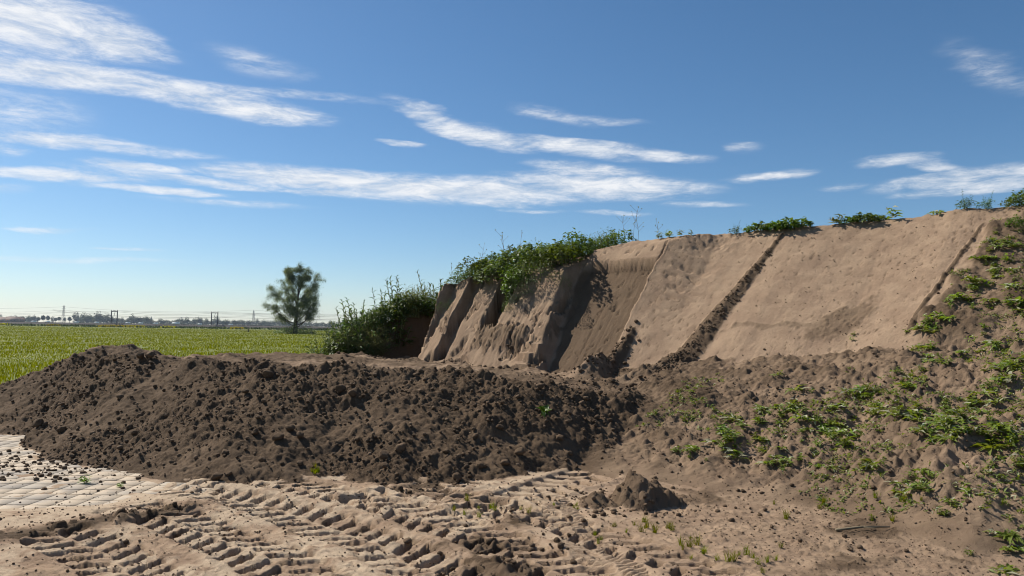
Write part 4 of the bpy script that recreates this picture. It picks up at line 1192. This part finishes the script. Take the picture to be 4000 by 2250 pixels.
# the grassy nose of the heap
nose = [(-9.9, -0.1), (-9.5, 0.3), (-9.3, -0.25), (-9.0, 0.1), (-9.0, 0.7), (-8.7, -0.2), (-8.6, 0.3), (-8.4, 0.8), (-8.3, -0.15), (-8.2, 0.25), (-8.0, 0.6), (-7.9, -0.05), (-7.7, 0.95), (-7.4, 1.2), (-8.8, 0.5), (-8.1, 1.1), (-7.9, 1.4), (-8.5, 0.05), (-8.75, 0.2), (-9.2, 0.2)]
for i, (s_, r_) in enumerate(nose):
    if s_ > -8.05: r_ += 0.75
    x, y = from_sr(s_ + random.uniform(-.08, .08), r_ + random.uniform(-.08, .08)); z = ground_at(x, y)[0][0]
    sc = np.interp(s_, [-10, -9.3, -8.4, -7.2], [0.65, 1.0, 1.2, 1.05]) * random.uniform(0.85, 1.15)
    spot = 'at the low outer tip of the left nose' if s_ < -9.1 else 'low on the left nose facing the bank' if r_ < 0.25 else 'high on the left nose against the sky' if s_ > -8.2 else 'halfway up the left nose'
    herb('thistle_clump', THIS[i % 4], (x, y, z), random.uniform(0, 6.28), sc, 'dark spiky thistle clump ' + spot, 'thistle', 'thistles ' + spot)
for i, (s_, r_, sc) in enumerate([(-9.6, 0.0, 0.5), (-9.3, 0.35, 0.65), (-9.1, -0.1, 0.6), (-8.9, 0.35, 0.8), (-8.75, -0.15, 0.7), (-8.6, 0.6, 0.95), (-8.5, 0.1, 0.85), (-8.35, 0.9, 1.0), (-8.3, 0.4, 0.95), (-8.15, 0.75, 1.0), (-8.0, 1.2, 1.0), (-7.8, 1.5, 0.9), (-8.25, 0.0, 0.7)]):
    x, y = from_sr(s_, r_); z = ground_at(x, y)[0][0]
    spot = 'among the thistles at the low tip of the left nose' if s_ < -9 else 'among the thistles on the flank of the left nose' if r_ < 0.5 else 'among the thistles on top of the left nose'
    herb('herb_clump', HERB[i % 4], (x, y, z - 0.05), random.uniform(0, 6.28), sc, 'rounded green herb clump ' + spot, 'herb clump', 'herbs ' + spot)
for i in range(16):
    s_ = random.uniform(-8.3, -6.6); r_ = random.uniform(1.0, 2.3) + (0.9 if s_ > -7.7 else 0)
    x, y = from_sr(s_, r_); z = ground_at(x, y)[0][0]
    herb('seeding_grass_clump', SEED[i % 3], (x, y, z), random.uniform(0, 6.28), random.uniform(0.75, 1.0), 'tall fine grass clump with seed heads beside the thistles', 'grass clump', 'seeding grass beside the cliff')
for i in range(5):
    s_ = -8.25 + 0.07 * i; r_ = 0.0 + 0.07 * i
    x, y = from_sr(s_, r_); z = ground_at(x, y)[0][0]
    herb('seeding_grass_clump', SEED[i % 3], (x, y, z + 0.1), random.uniform(0, 6.28), random.uniform(0.8, 1.0), 'limp grass clump hanging down beside the dark hollow', 'grass clump', 'grass hanging by the hollow', (0.9, 0.5))
# plants on the skyline of the heap
sky_plants = [(668, 238, 0.9, 'leafy', 'low weed on the skyline just right of the cliff bushes'), (680, 238, 0.8, 'leafy', 'second small weed on the skyline right of the cliff bushes'), (735, 222, 1.0, 'thistle', 'spiky thistle seedling on the skyline left of the dark crumb line'),
              (748, 222, 0.8, 'thistle', 'smaller spiky seedling beside the thistle on the skyline'), (835, 222, 1.1, 'leafy', 'small leafy weed on the skyline past the dark crumb line'), (894, 219, 1.5, 'leafy', 'rounded dark weed standing alone on the skyline of the scraped face'),
              (938, 216, 0.9, 'flat', 'low dusty weed just under the skyline'), (966, 213, 1.2, 'thistle', 'spiky weed lying at the top of the scraped face'), (986, 208, 1.1, 'thistle', 'star shaped spiky weed on the highest skyline'), (691, 237, 0.7, 'leafy', 'third tiny weed along the skyline right of the bushes'), (660, 240, 0.8, 'leafy', 'weed close against the right end of the cliff bushes')]
for (px, py, sc, kd, lb) in sky_plants:
    p = skyline(px) if py < 223 or px < 700 else hit(px, py + 6)[0][0]
    if kd == 'thistle': place('spiky_weed', THIS[0][0], p, random.uniform(0, 6.28), 0.32 * sc, lb, 'weed')
    else: place('leafy_weed', random.choice(WL if kd == 'leafy' else WF), p, random.uniform(0, 6.28), 1.5 * sc, lb, 'weed')
for i, (px, py, sc) in enumerate([(757, 226, 0.33), (766, 225, 0.36), (776, 224, 0.36), (786, 223, 0.40), (795, 222, 0.45), (803, 222, 0.3), (851, 220, 0.28), (860, 219, 0.34), (869, 218, 0.36), (879, 218, 0.28)]):
    p = skyline(px)
    herb('herb_clump', LOWHERB[i % 3], p - np.array([0, 0, 0.03]), random.uniform(0, 6.28), (sc * 2.4, sc * 2.4, sc * 2.6), 'low herb clump growing along the heap ridge against the sky', 'herb clump', 'low herbs along the ridge')
for i, (px, py, sc) in enumerate([(1012, 213, 0.35), (1021, 214, 0.5), (1031, 216, 0.55), (1017, 224, 0.4), (1024, 230, 0.45), (1042, 214, 0.6)]):
    p = skyline(px) if py < 217 else hit(px, py + 4)[0][0]
    herb('herb_clump', HERB[i % 6], p - np.array([0, 0, 0.05]), random.uniform(0, 6.28), (sc, sc, sc), 'tall green herb clump at the right end of the heap ridge', 'herb clump', 'herbs at the right end of the ridge')
def stalk(name, p, h, seed, label, group=None):
    rg = np.random.default_rng(seed)
    m = MB(); tip = []
    lean = rg.uniform(-0.2, 0.2)
    main = [(0, 0, -0.05), (lean * h * 0.3, 0, h * 0.5), (lean * h, rg.uniform(-.05, .05), h)]
    m.tube(main, [0.004, 0.003, 0.002], 4); tip.append(main[-1])
    for q in range(rg.integers(3, 7)):
        t = rg.uniform(0.35, 0.9); a = rg.uniform(0, 6.28); l = rg.uniform(0.12, 0.25) * h
        b = (lean * h * t * t, 0, h * t)
        e = (b[0] + l * math.cos(a) * 0.8, b[1] + l * math.sin(a) * 0.8, b[2] + l * 0.8)
        m.tube([b, e], [0.0025, 0.0015], 4); tip.append(e)
    e_ = empty(name, p)
    m.build('stem', M_DRY, e_)
    tp = np.array(tip)
    v, f, tn = leaves(np.repeat(tp, 3, 0), rg.uniform(0, 6.28, len(tp) * 3), rg.uniform(0, 1.4, len(tp) * 3), 0.035, 0.02, 0.2, 0.1, rg)
    build('seed_heads', v, f, M_DRYGRASS, e_, {'tint': tn}, False)
    return tag(e_, label, 'dry stalk', group)
for i, (s_, r_, h) in enumerate([(-2.95, 3.2, 0.75), (-2.8, 3.25, 0.95), (-2.65, 3.3, 0.7), (-2.0, 3.0, 0.5), (-5.3, 1.8, 0.85), (-5.2, 1.7, 0.8), (-5.8, 1.5, 0.75), (-5.05, 2.0, 0.85), (-6.45, 1.2, 0.5), (-6.35, 1.3, 0.5)]):
    x, y = from_sr(s_, r_)
    stalk('dry_stalk', (x, y, ground_at(x, y)[0][0]), h, 600 + i, 'thin dry branching stalk rising above the plants into the sky', 'dry stalks above the plants')
# a wilted cabbage-like head lying in the bank
p = hit(543, 418)[0][0]
v, f, tn = leaves(np.array([(0.0, 0, 0.02)] * 9) + RNG.normal(0, 0.012, (9, 3)), np.linspace(0, 6, 9), RNG.uniform(0.1, 0.9, 9), RNG.uniform(0.09, 0.16, 9), RNG.uniform(0.06, 0.10, 9), RNG.uniform(0.2, 1.2, 9), 0.25)
place('wilted_leaf_head', build('wilted_leaf_head', v, f, M_HERB, None, {'tint': tn}, False, None, False).data, p + np.array([0, -0.02, 0.03]), 0.4, 1.0, 'wilted green leafy head half buried in the dark bank', 'plant', tilt=(0.5, 0))
# dry twig on the sand
p0 = hit(836, 534)[0][0]; p1 = hit(890, 531)[0][0]
m = MB(); pm_ = (p0 + p1) / 2
m.tube([p0 - pm_ + (0, 0, .012), (p1 - p0) * 0.0 + (0, 0.01, 0.022), p1 - pm_ + (0, 0, .014)], [0.011, 0.009, 0.005], 6)
m.tube([(0.0, 0.01, 0.02), (0.09, -0.05, 0.03)], [0.006, 0.003], 5)
tw = m.build('dry_twig', M_DRY); tw.location = pm_
tag(tw, 'dry brown twig lying on the sand below the weeds', 'twig')

# ------------------------------------------------------------------ meadow grass
N = 140000
Yg = np.exp(RNG.uniform(math.log(11.5), math.log(260), N))
Xg = (RNG.uniform(-0.80, 0.12, N)) * (Yg + 2)
inside = (Yg < 28)
gz, _ = ground_at(Xg, np.minimum(Yg, 29))
keep = ~(inside & (gz > -0.13))
Xg, Yg = Xg[keep], Yg[keep]
tall = np.clip(0.75 + 0.8 * fbm(Xg * 0.25, Yg * 0.12, 3, 700), 0.35, 1.6)
Lg = RNG.uniform(0.13, 0.30, len(Xg)) * tall
v, f, tn = blades(np.stack([Xg, Yg, np.full(len(Xg), -0.13)], 1), RNG.uniform(0, 6.28, len(Xg)), RNG.uniform(0.05, 0.6, len(Xg)), Lg * 0.75, 0.006 + 0.0008 * Yg, RNG)
tag(build('meadow_grass', v, f, M_GRASS, None, {'tint': tn}, False), 'long bright green grass of the meadow', 'grass', kind='stuff')
def flower_mat(name, c):
    return plain(name, c, 0.1, 5, 0.7)
M_YEL = flower_mat('yellow_petals', (0.75, 0.60, 0.04)); M_WHT = flower_mat('white_petals', (0.75, 0.75, 0.70))
def flowers(name, n, y0, y1, mat, label, sz):
    Y = np.exp(RNG.uniform(math.log(y0), math.log(y1), n)); X = RNG.uniform(-0.75, -0.02, n) * Y
    v, f, tn = leaves(np.repeat(np.stack([X, Y, RNG.uniform(0.06, 0.22, n)], 1), 3, 0), RNG.uniform(0, 6.28, 3 * n), RNG.uniform(-0.3, 0.9, 3 * n), sz * np.repeat(0.8 + Y / 40, 3), sz * 0.8 * np.repeat(0.8 + Y / 40, 3), 0.2)
    tag(build(name, v, f, mat, None, {'tint': tn}, False), label, 'flowers', kind='stuff')
flowers('buttercups', 150, 17, 90, M_YEL, 'tiny yellow flowers dotted through the meadow', 0.028)
flowers('daisies', 45, 17, 110, M_WHT, 'tiny white flowers dotted through the meadow', 0.030)

# ------------------------------------------------------------------ willow
def willow(loc, Hh):
    rg = np.random.default_rng(31)
    e = empty('willow_tree', loc)
    br = MB(); LP = []
    trunk = [(0, 0, -0.3), (0.05, 0, 1.5), (0.1, 0.0, 3.2), (0.25, 0, 6), (0.5, 0.1, 9.5), (0.4, 0.1, Hh * 0.93)]
    br.tube(trunk, [0.55, 0.45, 0.38, 0.26, 0.14, 0.04], 8)
    def limb(base, azm, pitch, length, rad, depth):
        n = 6; pts = [np.array(base, float)]
        p, a = pitch, azm
        for k in range(n):
            p = p + (0.10 if depth < 2 else -0.16) * (1 if pitch > 0 else 0.5) + rg.normal(0, 0.10); a = a + rg.normal(0, 0.18)
            pts.append(pts[-1] + length / n * np.array([math.cos(a) * math.cos(p), math.sin(a) * math.cos(p), math.sin(p)]))
        br.tube(pts, np.linspace(rad, rad * 0.25, n + 1), 5 if depth < 2 else 3, False)
        if depth < 3:
            for q in range(7 if depth == 1 else 6):
                t = rg.uniform(0.30, 1.0); i = min(int(t * n), n - 1)
                b = pts[i] + (pts[i + 1] - pts[i]) * (t * n - i)
                limb(b, a + rg.uniform(-1.5, 1.5), p + rg.uniform(-0.7, 0.5), length * rg.uniform(0.22, 0.42), rad * 0.35, depth + 1)
        if depth >= 2:
            for q in range(8):
                t = rg.uniform(0.15, 1.0); i = min(int(t * n), n - 1)
                LP.append(pts[i] + rg.normal(0, 0.20, 3))
    for k in range(24):
        z0 = 1.0 + 10.5 * (k / 24) ** 1.3 + rg.uniform(-0.3, 0.3)
        a = k * 2.4 + rg.normal(0, 0.3)
        ln = np.interp(z0, [1, 2.5, 4.5, 7.5, 11.5], [5.2, 7.4, 6.8, 5.0, 2.8]) * rg.uniform(0.8, 1.12)
        base = np.array([np.interp(z0, [0, 3, 6, 10], [0, 0.1, 0.25, 0.5]), 0, z0])
        limb(base, a, rg.uniform(0.10, 0.5) + 0.045 * z0, ln * 1.06, 0.13, 1)
    br.build('trunk', M_BARK, e, True)
    LP = np.array(LP); n = len(LP)
    P = np.repeat(LP, 4, 0) + rg.normal(0, 0.27, (n * 4, 3))
    v, f, tn = leaves(P, rg.uniform(0, 6.28, len(P)), rg.uniform(-1.2, 0.5, len(P)), rg.uniform(0.20, 0.42, len(P)), rg.uniform(0.08, 0.15, len(P)), 0.3, 0.1, rg)
    build('crown', v, f, M_WILLOW, e, {'tint': tn}, False)
    # suckers and brambles round the foot
    n = 2600
    a = rg.uniform(0, 6.28, n); rr = rg.uniform(0, 1, n) ** 0.6 * 4.0
    P = np.stack([rr * np.cos(a) * 1.1, rr * np.sin(a), rg.uniform(0, 1, n) * np.clip(2.3 - 0.42 * rr, 0.2, 3) * (1 + 0.3 * np.sin(3 * a))], 1)
    v, f, tn = leaves(P, rg.uniform(0, 6.28, n), rg.uniform(-0.4, 0.9, n), rg.uniform(0.2, 0.42, n), rg.uniform(0.10, 0.2, n), 0.3, 0.1, rg)
    build('undergrowth', v, f, M_HERB, e, {'tint': tn}, False)
    return tag(e, 'lone willow with spreading crown standing at the far side of the meadow', 'tree')
b = at(295, 333.6, 160)
willow((b.x, 160, -0.15), 14.6)

# ------------------------------------------------------------------ far side of the field
# rough strip with reeds and yellow bloom, railway on its low bank
n = 5200
X = RNG.uniform(-330, 60, n); Y = RNG.uniform(285, 335, n)
v, f, tn = blades(np.stack([X, Y, np.full(n, -0.2)], 1), RNG.uniform(0, 6.28, n), RNG.uniform(0.1, 0.8, n), RNG.uniform(0.5, 1.3, n), RNG.uniform(0.25, 0.6, n), RNG)
tag(build('ditch_reeds', v, f, M_FARTREE, None, {'tint': tn}, False), 'dark strip of reeds along the far edge of the meadow', 'reeds', kind='stuff')
M_BLOOM = leaf_material('yellow_bloom', (0.16, 0.16, 0.02), (0.38, 0.33, 0.03), None, 0.3, 0.7, 0.1)
for i, (px, w) in enumerate([(2, 4), (53, 4), (110, 10), (118, 8), (130, 7), (138, 5), (168, 5), (236, 4), (240, 3)]):
    c = at(px, 330, 300); n = 60 * w
    X = c.x + RNG.normal(0, w * 0.20, n); Y = 300 + RNG.normal(0, 1.5, n)
    v, f, tn = blades(np.stack([X - c.x, Y - 300, np.zeros(n)], 1), RNG.uniform(0, 6.28, n), RNG.uniform(0.1, 0.8, n), RNG.uniform(0.5, 1.2, n), RNG.uniform(0.2, 0.4, n), RNG)
    o = build('yellow_flower_patch', v, f, M_BLOOM, None, {'tint': tn}, False)
    o.location = (c.x, 300, -0.15)
    tag(o, 'patch of yellow bloom in the rough strip before the railway', 'flower patch', 'yellow patches before the railway')
RY = 450.0
m = MB()
xs = np.linspace(-620, 420, 27)
prof = [(-4.5, -0.3), (-2.6, 1.15), (2.6, 1.15), (4.5, -0.3)]
v = np.array([(x, RY + a, z) for x in xs for a, z in prof]); q = []
for i in range(len(xs) - 1):
    for k in range(3): q.append((i * 4 + k, (i + 1) * 4 + k, (i + 1) * 4 + k + 1, i * 4 + k + 1))
m.add(v, q)
rail = tag(m.build('railway', M_BALLAST), kind='structure')
for dy in (-0.75, 0.75):
    m = MB(); m.box((-100, RY + dy, 1.24), (1040, 0.12, 0.18)); m.build('rail', M_RAIL, rail)
def gantry(px0, px1, label):
    a = at(px0, 322, RY); c = at(px1, 322, RY)
    e = empty('railway_gantry', ((a.x + c.x) / 2, RY, 1.1))
    hw = (c.x - a.x) / 2; H_ = 7.7
    for sx in (-1, 1):
        m = MB(); m.box((sx * hw, 0, H_ / 2), (0.42, 0.42, H_)); m.box((sx * hw, 0, H_ + 0.25), (0.22, 0.22, 0.5)); m.build('post', M_GANTRY, e)
    m = MB(); m.box((0, 0, H_ - 0.35), (2 * hw, 0.35, 0.40)); m.build('crossbeam', M_GANTRY, e)
    m = MB(); m.tube([(0.35, 0, H_ - 0.5), (-0.15, 0, H_ - 3.0)], 0.12, 5); m.tube([(-0.6, 0, H_ - 3.0), (0.4, 0, H_ - 3.0)], 0.07, 5); m.build('drop_arm', M_GANTRY, e)
    for dx in (-0.6, 0.0, 0.7):
        m = MB(); m.tube([(dx, 0, H_ - 0.1), (dx, 0, H_ + 0.35)], 0.10, 5); m.build('insulator', M_GANTRY, e)
    return tag(e, label, 'gantry')
gantry(111.1, 117.0, 'dark railway gantry left of the church spire')
gantry(211.3, 217.6, 'dark railway gantry nearer the lone willow')
gantry(8 - 60, 14 - 60, 'dark railway gantry beyond the first pylon')
def wire(name, p0, p1, sag, rad, label, group):
    t = np.linspace(0, 1, 15)
    pts = np.array(p0)[None] * (1 - t)[:, None] + np.array(p1)[None] * t[:, None]
    pts[:, 2] -= sag * 4 * t * (1 - t)
    m = MB(); m.tube(pts, rad, 4); tag(m.build(name, M_WIRE), label, 'wire', group)
gx = [-275, at(114, 322, RY).x, at(214.5, 322, RY).x, 60]
for i in range(3):
    for z, sg in ((8.9, 0.9), (8.4, 1.4), (5.8, 0.4)):
        wire('catenary_wire', (gx[i], RY, z), (gx[i + 1], RY, z), sg, 0.055, 'thin railway wire strung between the dark gantries', 'railway wires')
def pylon(px, Hh, Yp, label):
    b_ = at(px, 322, Yp)
    e = empty('lattice_pylon', (b_.x, Yp, -0.2))
    def wid(z): return np.interp(z, [0, Hh * 0.55, Hh * 0.93, Hh], [2.6, 1.1, 0.6, 0.1])
    for sx in (-1, 1):
        for sy in (-1, 1):
            m = MB(); m.tube([(sx * wid(z), sy * wid(z), z) for z in np.linspace(0, Hh, 8)], 0.17, 4); m.build('leg', M_STEEL, e)
    m = MB(); zs = np.linspace(0, Hh * 0.93, 11)
    for k in range(10):
        z0, z1 = zs[k], zs[k + 1]
        for sy in (-1, 1):
            m.tube([(-wid(z0), sy * wid(z0), z0), (wid(z1), sy * wid(z1), z1)], 0.10, 4); m.tube([(wid(z0), sy * wid(z0), z0), (-wid(z1), sy * wid(z1), z1)], 0.10, 4)
            m.tube([(sy * wid(z0), -wid(z0), z0), (sy * wid(z1), wid(z1), z1)], 0.10, 4)
    m.build('bracing', M_STEEL, e)
    for z, w in ((Hh * 0.66, 1.6), (Hh * 0.80, 1.9), (Hh * 0.92, 1.3)):
        m = MB(); m.tube([(-w * 0.6, -w * 1.8, z), (0, 0, z + 0.5), (w * 0.6, w * 1.8, z)], 0.16, 4); m.build('crossarm', M_STEEL, e)
    return tag(e, label, 'pylon'), b_.x
_, x1 = pylon(63.2, 27.8, 1150, 'steel lattice pylon at the far left above the treeline')
_, x2 = pylon(253.4, 25.5, 1180, 'steel lattice pylon between the gantry and the willow')
for z, sg in ((25.0, 5), (20.0, 6), (17.5, 6), (16.5, 7)):
    wire('power_cable', (x1, 1150, z), (x2, 1180, z), sg, 0.10, 'power cable sagging between the two lattice pylons', 'cables between the pylons')
    wire('power_cable', (x1 - 290, 1120, z), (x1, 1150, z), sg, 0.10, 'power cable leading left from the first pylon', 'cables left of the first pylon')
    wire('power_cable', (x2, 1180, z), (x2 + 300, 1210, z), sg, 0.10, 'power cable leading right from the second pylon', 'cables right of the second pylon')

def far_tree(seed, Hh, W_, trunk_h):
    rg = np.random.default_rng(seed)
    n = 300
    u = rg.normal(size=(n, 3)); u /= np.linalg.norm(u, axis=1)[:, None]
    u *= (rg.uniform(0.2, 1, n) ** 0.5)[:, None]
    lob = 1 + 0.25 * np.sin(3 * np.arctan2(u[:, 1], u[:, 0]) + seed) + 0.2 * np.sin(4 * u[:, 2] + seed)
    P = u * lob[:, None] * np.array([W_ / 2, W_ / 2, (Hh - trunk_h) / 2]) + np.array([0, 0, (Hh + trunk_h) / 2])
    v, f, tn = leaves(P, rg.uniform(0, 6.28, n), rg.uniform(-0.6, 0.8, n), rg.uniform(1.8, 3.2, n), rg.uniform(1.3, 2.3, n), 0.4, 0.1, rg)
    cr = build('crown', v, f, M_FARTREE, None, {'tint': tn}, False, None, False).data
    m = MB(); m.tube([(0, 0, 0), (0.1, 0, Hh * 0.4), (0, 0.1, Hh * 0.8)], [0.4, 0.3, 0.1], 5)
    for q in range(4):
        a = rg.uniform(0, 6.28); m.tube([(0, 0, Hh * 0.35), (math.cos(a) * W_ * 0.3, math.sin(a) * W_ * 0.3, Hh * 0.7)], [0.18, 0.06], 4)
    return cr, m.build('trunk', M_BARK, None, False, False).data
FT = [far_tree(800, 13, 12, 0.5), far_tree(801, 15, 13, 0.5), far_tree(802, 11, 13, 0.3), far_tree(803, 16, 10, 0.5), far_tree(804, 12, 10, 0.5)]
FL = [far_tree(805, 11, 4.5, 5), far_tree(806, 12, 4, 4)]
def put_tree(px, me, Yp, sc, label, group):
    c = at(px, 322, Yp)
    e = empty('far_tree', (c.x, Yp, -0.2), random.uniform(0, 6.28), sc)
    for nm, d in zip(('crown', 'trunk'), me):
        o = bpy.data.objects.new(nm, d); COL.objects.link(o); o.parent = e
    tag(e, label, 'tree', group)
px = -22.0
while px < 445:
    lone = 36 < px < 72 and True
    if lone and random.random() < 0.75:
        put_tree(px, random.choice(FL), random.uniform(1180, 1320), random.uniform(0.75, 1.1), 'slim roadside tree with bare lower trunk in the far row', 'slim trees in the far row')
        px += random.uniform(3.0, 6.0)
    else:
        hgt = 0.75 + 0.35 * float(noise2(px * 0.035, 0.5, 811)) + (0.35 if 72 < px < 110 or 130 < px < 150 else 0) + random.uniform(-0.12, 0.16)
        reg = 'left of the first pylon' if px < 62 else 'between the first pylon and the left gantry' if px < 111 else 'between the left gantry and the church spire' if px < 151 else 'between the church spire and the right gantry' if px < 211 else 'between the right gantry and the second pylon' if px < 253 else 'behind the willow' if px < 330 else 'hidden low behind the thistle nose'
        put_tree(px, random.choice(FT), random.uniform(1250, 1500), max(0.5, hgt), 'hazy far tree on the horizon ' + reg, 'far trees ' + reg)
        px += random.uniform(1.8, 3.4)
def house(px, Yp, w, h, label):
    c = at(px, 322, Yp)
    e = empty('farmhouse', (c.x, Yp, -0.2))
    m = MB(); m.box((0, 0, h * 0.3), (w, 8, h * 0.6)); m.build('wall', M_BRICKW, e)
    z0, z1 = h * 0.6, h
    m = MB(); m.add([(-w / 2 - .4, -4.4, z0), (w / 2 + .4, -4.4, z0), (w / 2 + .4, 4.4, z0), (-w / 2 - .4, 4.4, z0), (-w / 2 + 1, 0, z1), (w / 2 - 1, 0, z1)], [(0, 1, 5, 4), (2, 3, 4, 5)], [(0, 4, 3), (1, 2, 5)]); rf = m.build('roof', M_ROOF, e)
    m = MB(); m.box((w * 0.25, 0, z1 + 0.3), (0.8, 0.8, 1.4)); m.build('chimney', M_BRICKW, rf)
    for k in (-1, 0, 1):
        m = MB(); m.box((k * w * 0.3, -4.02, h * 0.33), (1.1, 0.08, 1.3)); m.build('window', M_GLASSD, e)
    tag(e, label, 'house')
house(13, 1050, 17, 8.5, 'low red roofed farmhouse among the far trees at left'); house(18.6, 1060, 13, 8.0, 'dark roofed barn beside the far red farmhouse'); house(4, 1080, 14, 7.5, 'small far house at the left picture edge')
c = at(151, 322, 1900)
e = empty('church', (c.x, 1900, -0.2))
m = MB(); m.box((0, 0, 5), (4.5, 4.5, 10)); m.build('tower', M_BRICKW, e)
m = MB(); m.add([(-2.4, -2.4, 10), (2.4, -2.4, 10), (2.4, 2.4, 10), (-2.4, 2.4, 10), (0, 0, 21)], [], [(0, 1, 4), (1, 2, 4), (2, 3, 4), (3, 0, 4)]); m.build('spire', M_SLATE, e)
m = MB(); m.box((8, 0, 3.5), (12, 8, 7)); m.build('nave', M_BRICKW, e)
tag(e, 'far church with a pointed spire above the trees', 'church')
def van(px, Yp, big, k):
    c = at(px, 322, Yp); L_ = 9.0 if big else 5.0; h = 3.4 if big else 2.3
    e = empty('far_truck' if big else 'far_van', (c.x, Yp, -0.1))
    m = MB(); m.box((0, 0, 0.5 + h / 2), (L_, 2.2, h)); m.build('body', M_WHITE, e)
    m = MB(); m.box((-L_ / 2 - 0.7, 0, 0.5 + h * 0.35), (1.5, 2.1, h * 0.7)); cb = m.build('cab', M_WHITE, e)
    m = MB(); m.box((-L_ / 2 - 1.0, 0, 0.5 + h * 0.52), (0.95, 2.16, h * 0.22)); m.build('window', M_GLASSD, cb)
    for sx in (-0.4, 0.35):
        for sy in (-1, 1):
            m = MB(); a = np.linspace(0, 6.283, 13)[:-1]
            m.tube([(sx * L_, sy * 1.0 - 0.12, 0.45), (sx * L_, sy * 1.0 + 0.12, 0.45)], 0.45, 10); m.build('wheel', M_TYRE, e)
    tag(e, 'tiny white truck on the far road behind the railway' if big else 'tiny white van on the far road behind the railway', 'truck' if big else 'van', 'white trucks on the far road' if big else 'white vans on the far road')
for k, (px, big) in enumerate([(34, 0), (48, 0), (77, 0), (97, 0), (128, 0), (141, 0), (156, 0), (176, 1), (200, 0), (231, 0)]):
    van(px, 960 + 8 * k, bool(big), k)
c = at(248.5, 330, 185)
m = MB(); m.box((0, 0, 0.5), (0.28, 0.24, 1.15)); m.box((0, 0, 1.09), (0.20, 0.17, 0.06)); o = m.build('fence_post', M_WOOD); o.location = (c.x, 185, -0.15)
tag(o, 'short dark wooden post standing alone in the meadow', 'post')
c = at(244, 331, 184)
n = 120
v, f, tn = leaves(np.stack([RNG.normal(0, 0.8, n), RNG.normal(0, 0.5, n), np.abs(RNG.normal(0.35, 0.3, n))], 1), RNG.uniform(0, 6.28, n), RNG.uniform(-0.3, 0.8, n), 0.3, 0.15, 0.3)
o = build('meadow_bush', v, f, M_DRYGRASS, None, {'tint': tn}, False); o.location = (c.x, 184, -0.12)
tag(o, 'pale low bush beside the lone post in the meadow', 'bush')

# ------------------------------------------------------------------ haze
m = MB(); m.box((0, 0, 22), (5260, 5260, 47)); hz = m.build('haze', M_WIRE)
hz.data.materials.clear()
hm = bpy.data.materials.new('haze'); hm.use_nodes = True
ht = hm.node_tree; ht.nodes.clear()
pv_ = ht.nodes.new('ShaderNodeVolumePrincipled'); pv_.inputs['Density'].default_value = 0.00009; pv_.inputs['Color'].default_value = (0.66, 0.80, 1.0, 1)
pv_.inputs['Anisotropy'].default_value = 0.3
ot = ht.nodes.new('ShaderNodeOutputMaterial'); ht.links.new(pv_.outputs[0], ot.inputs['Volume'])
hz.data.materials.append(hm)
tag(hz, kind='stuff')
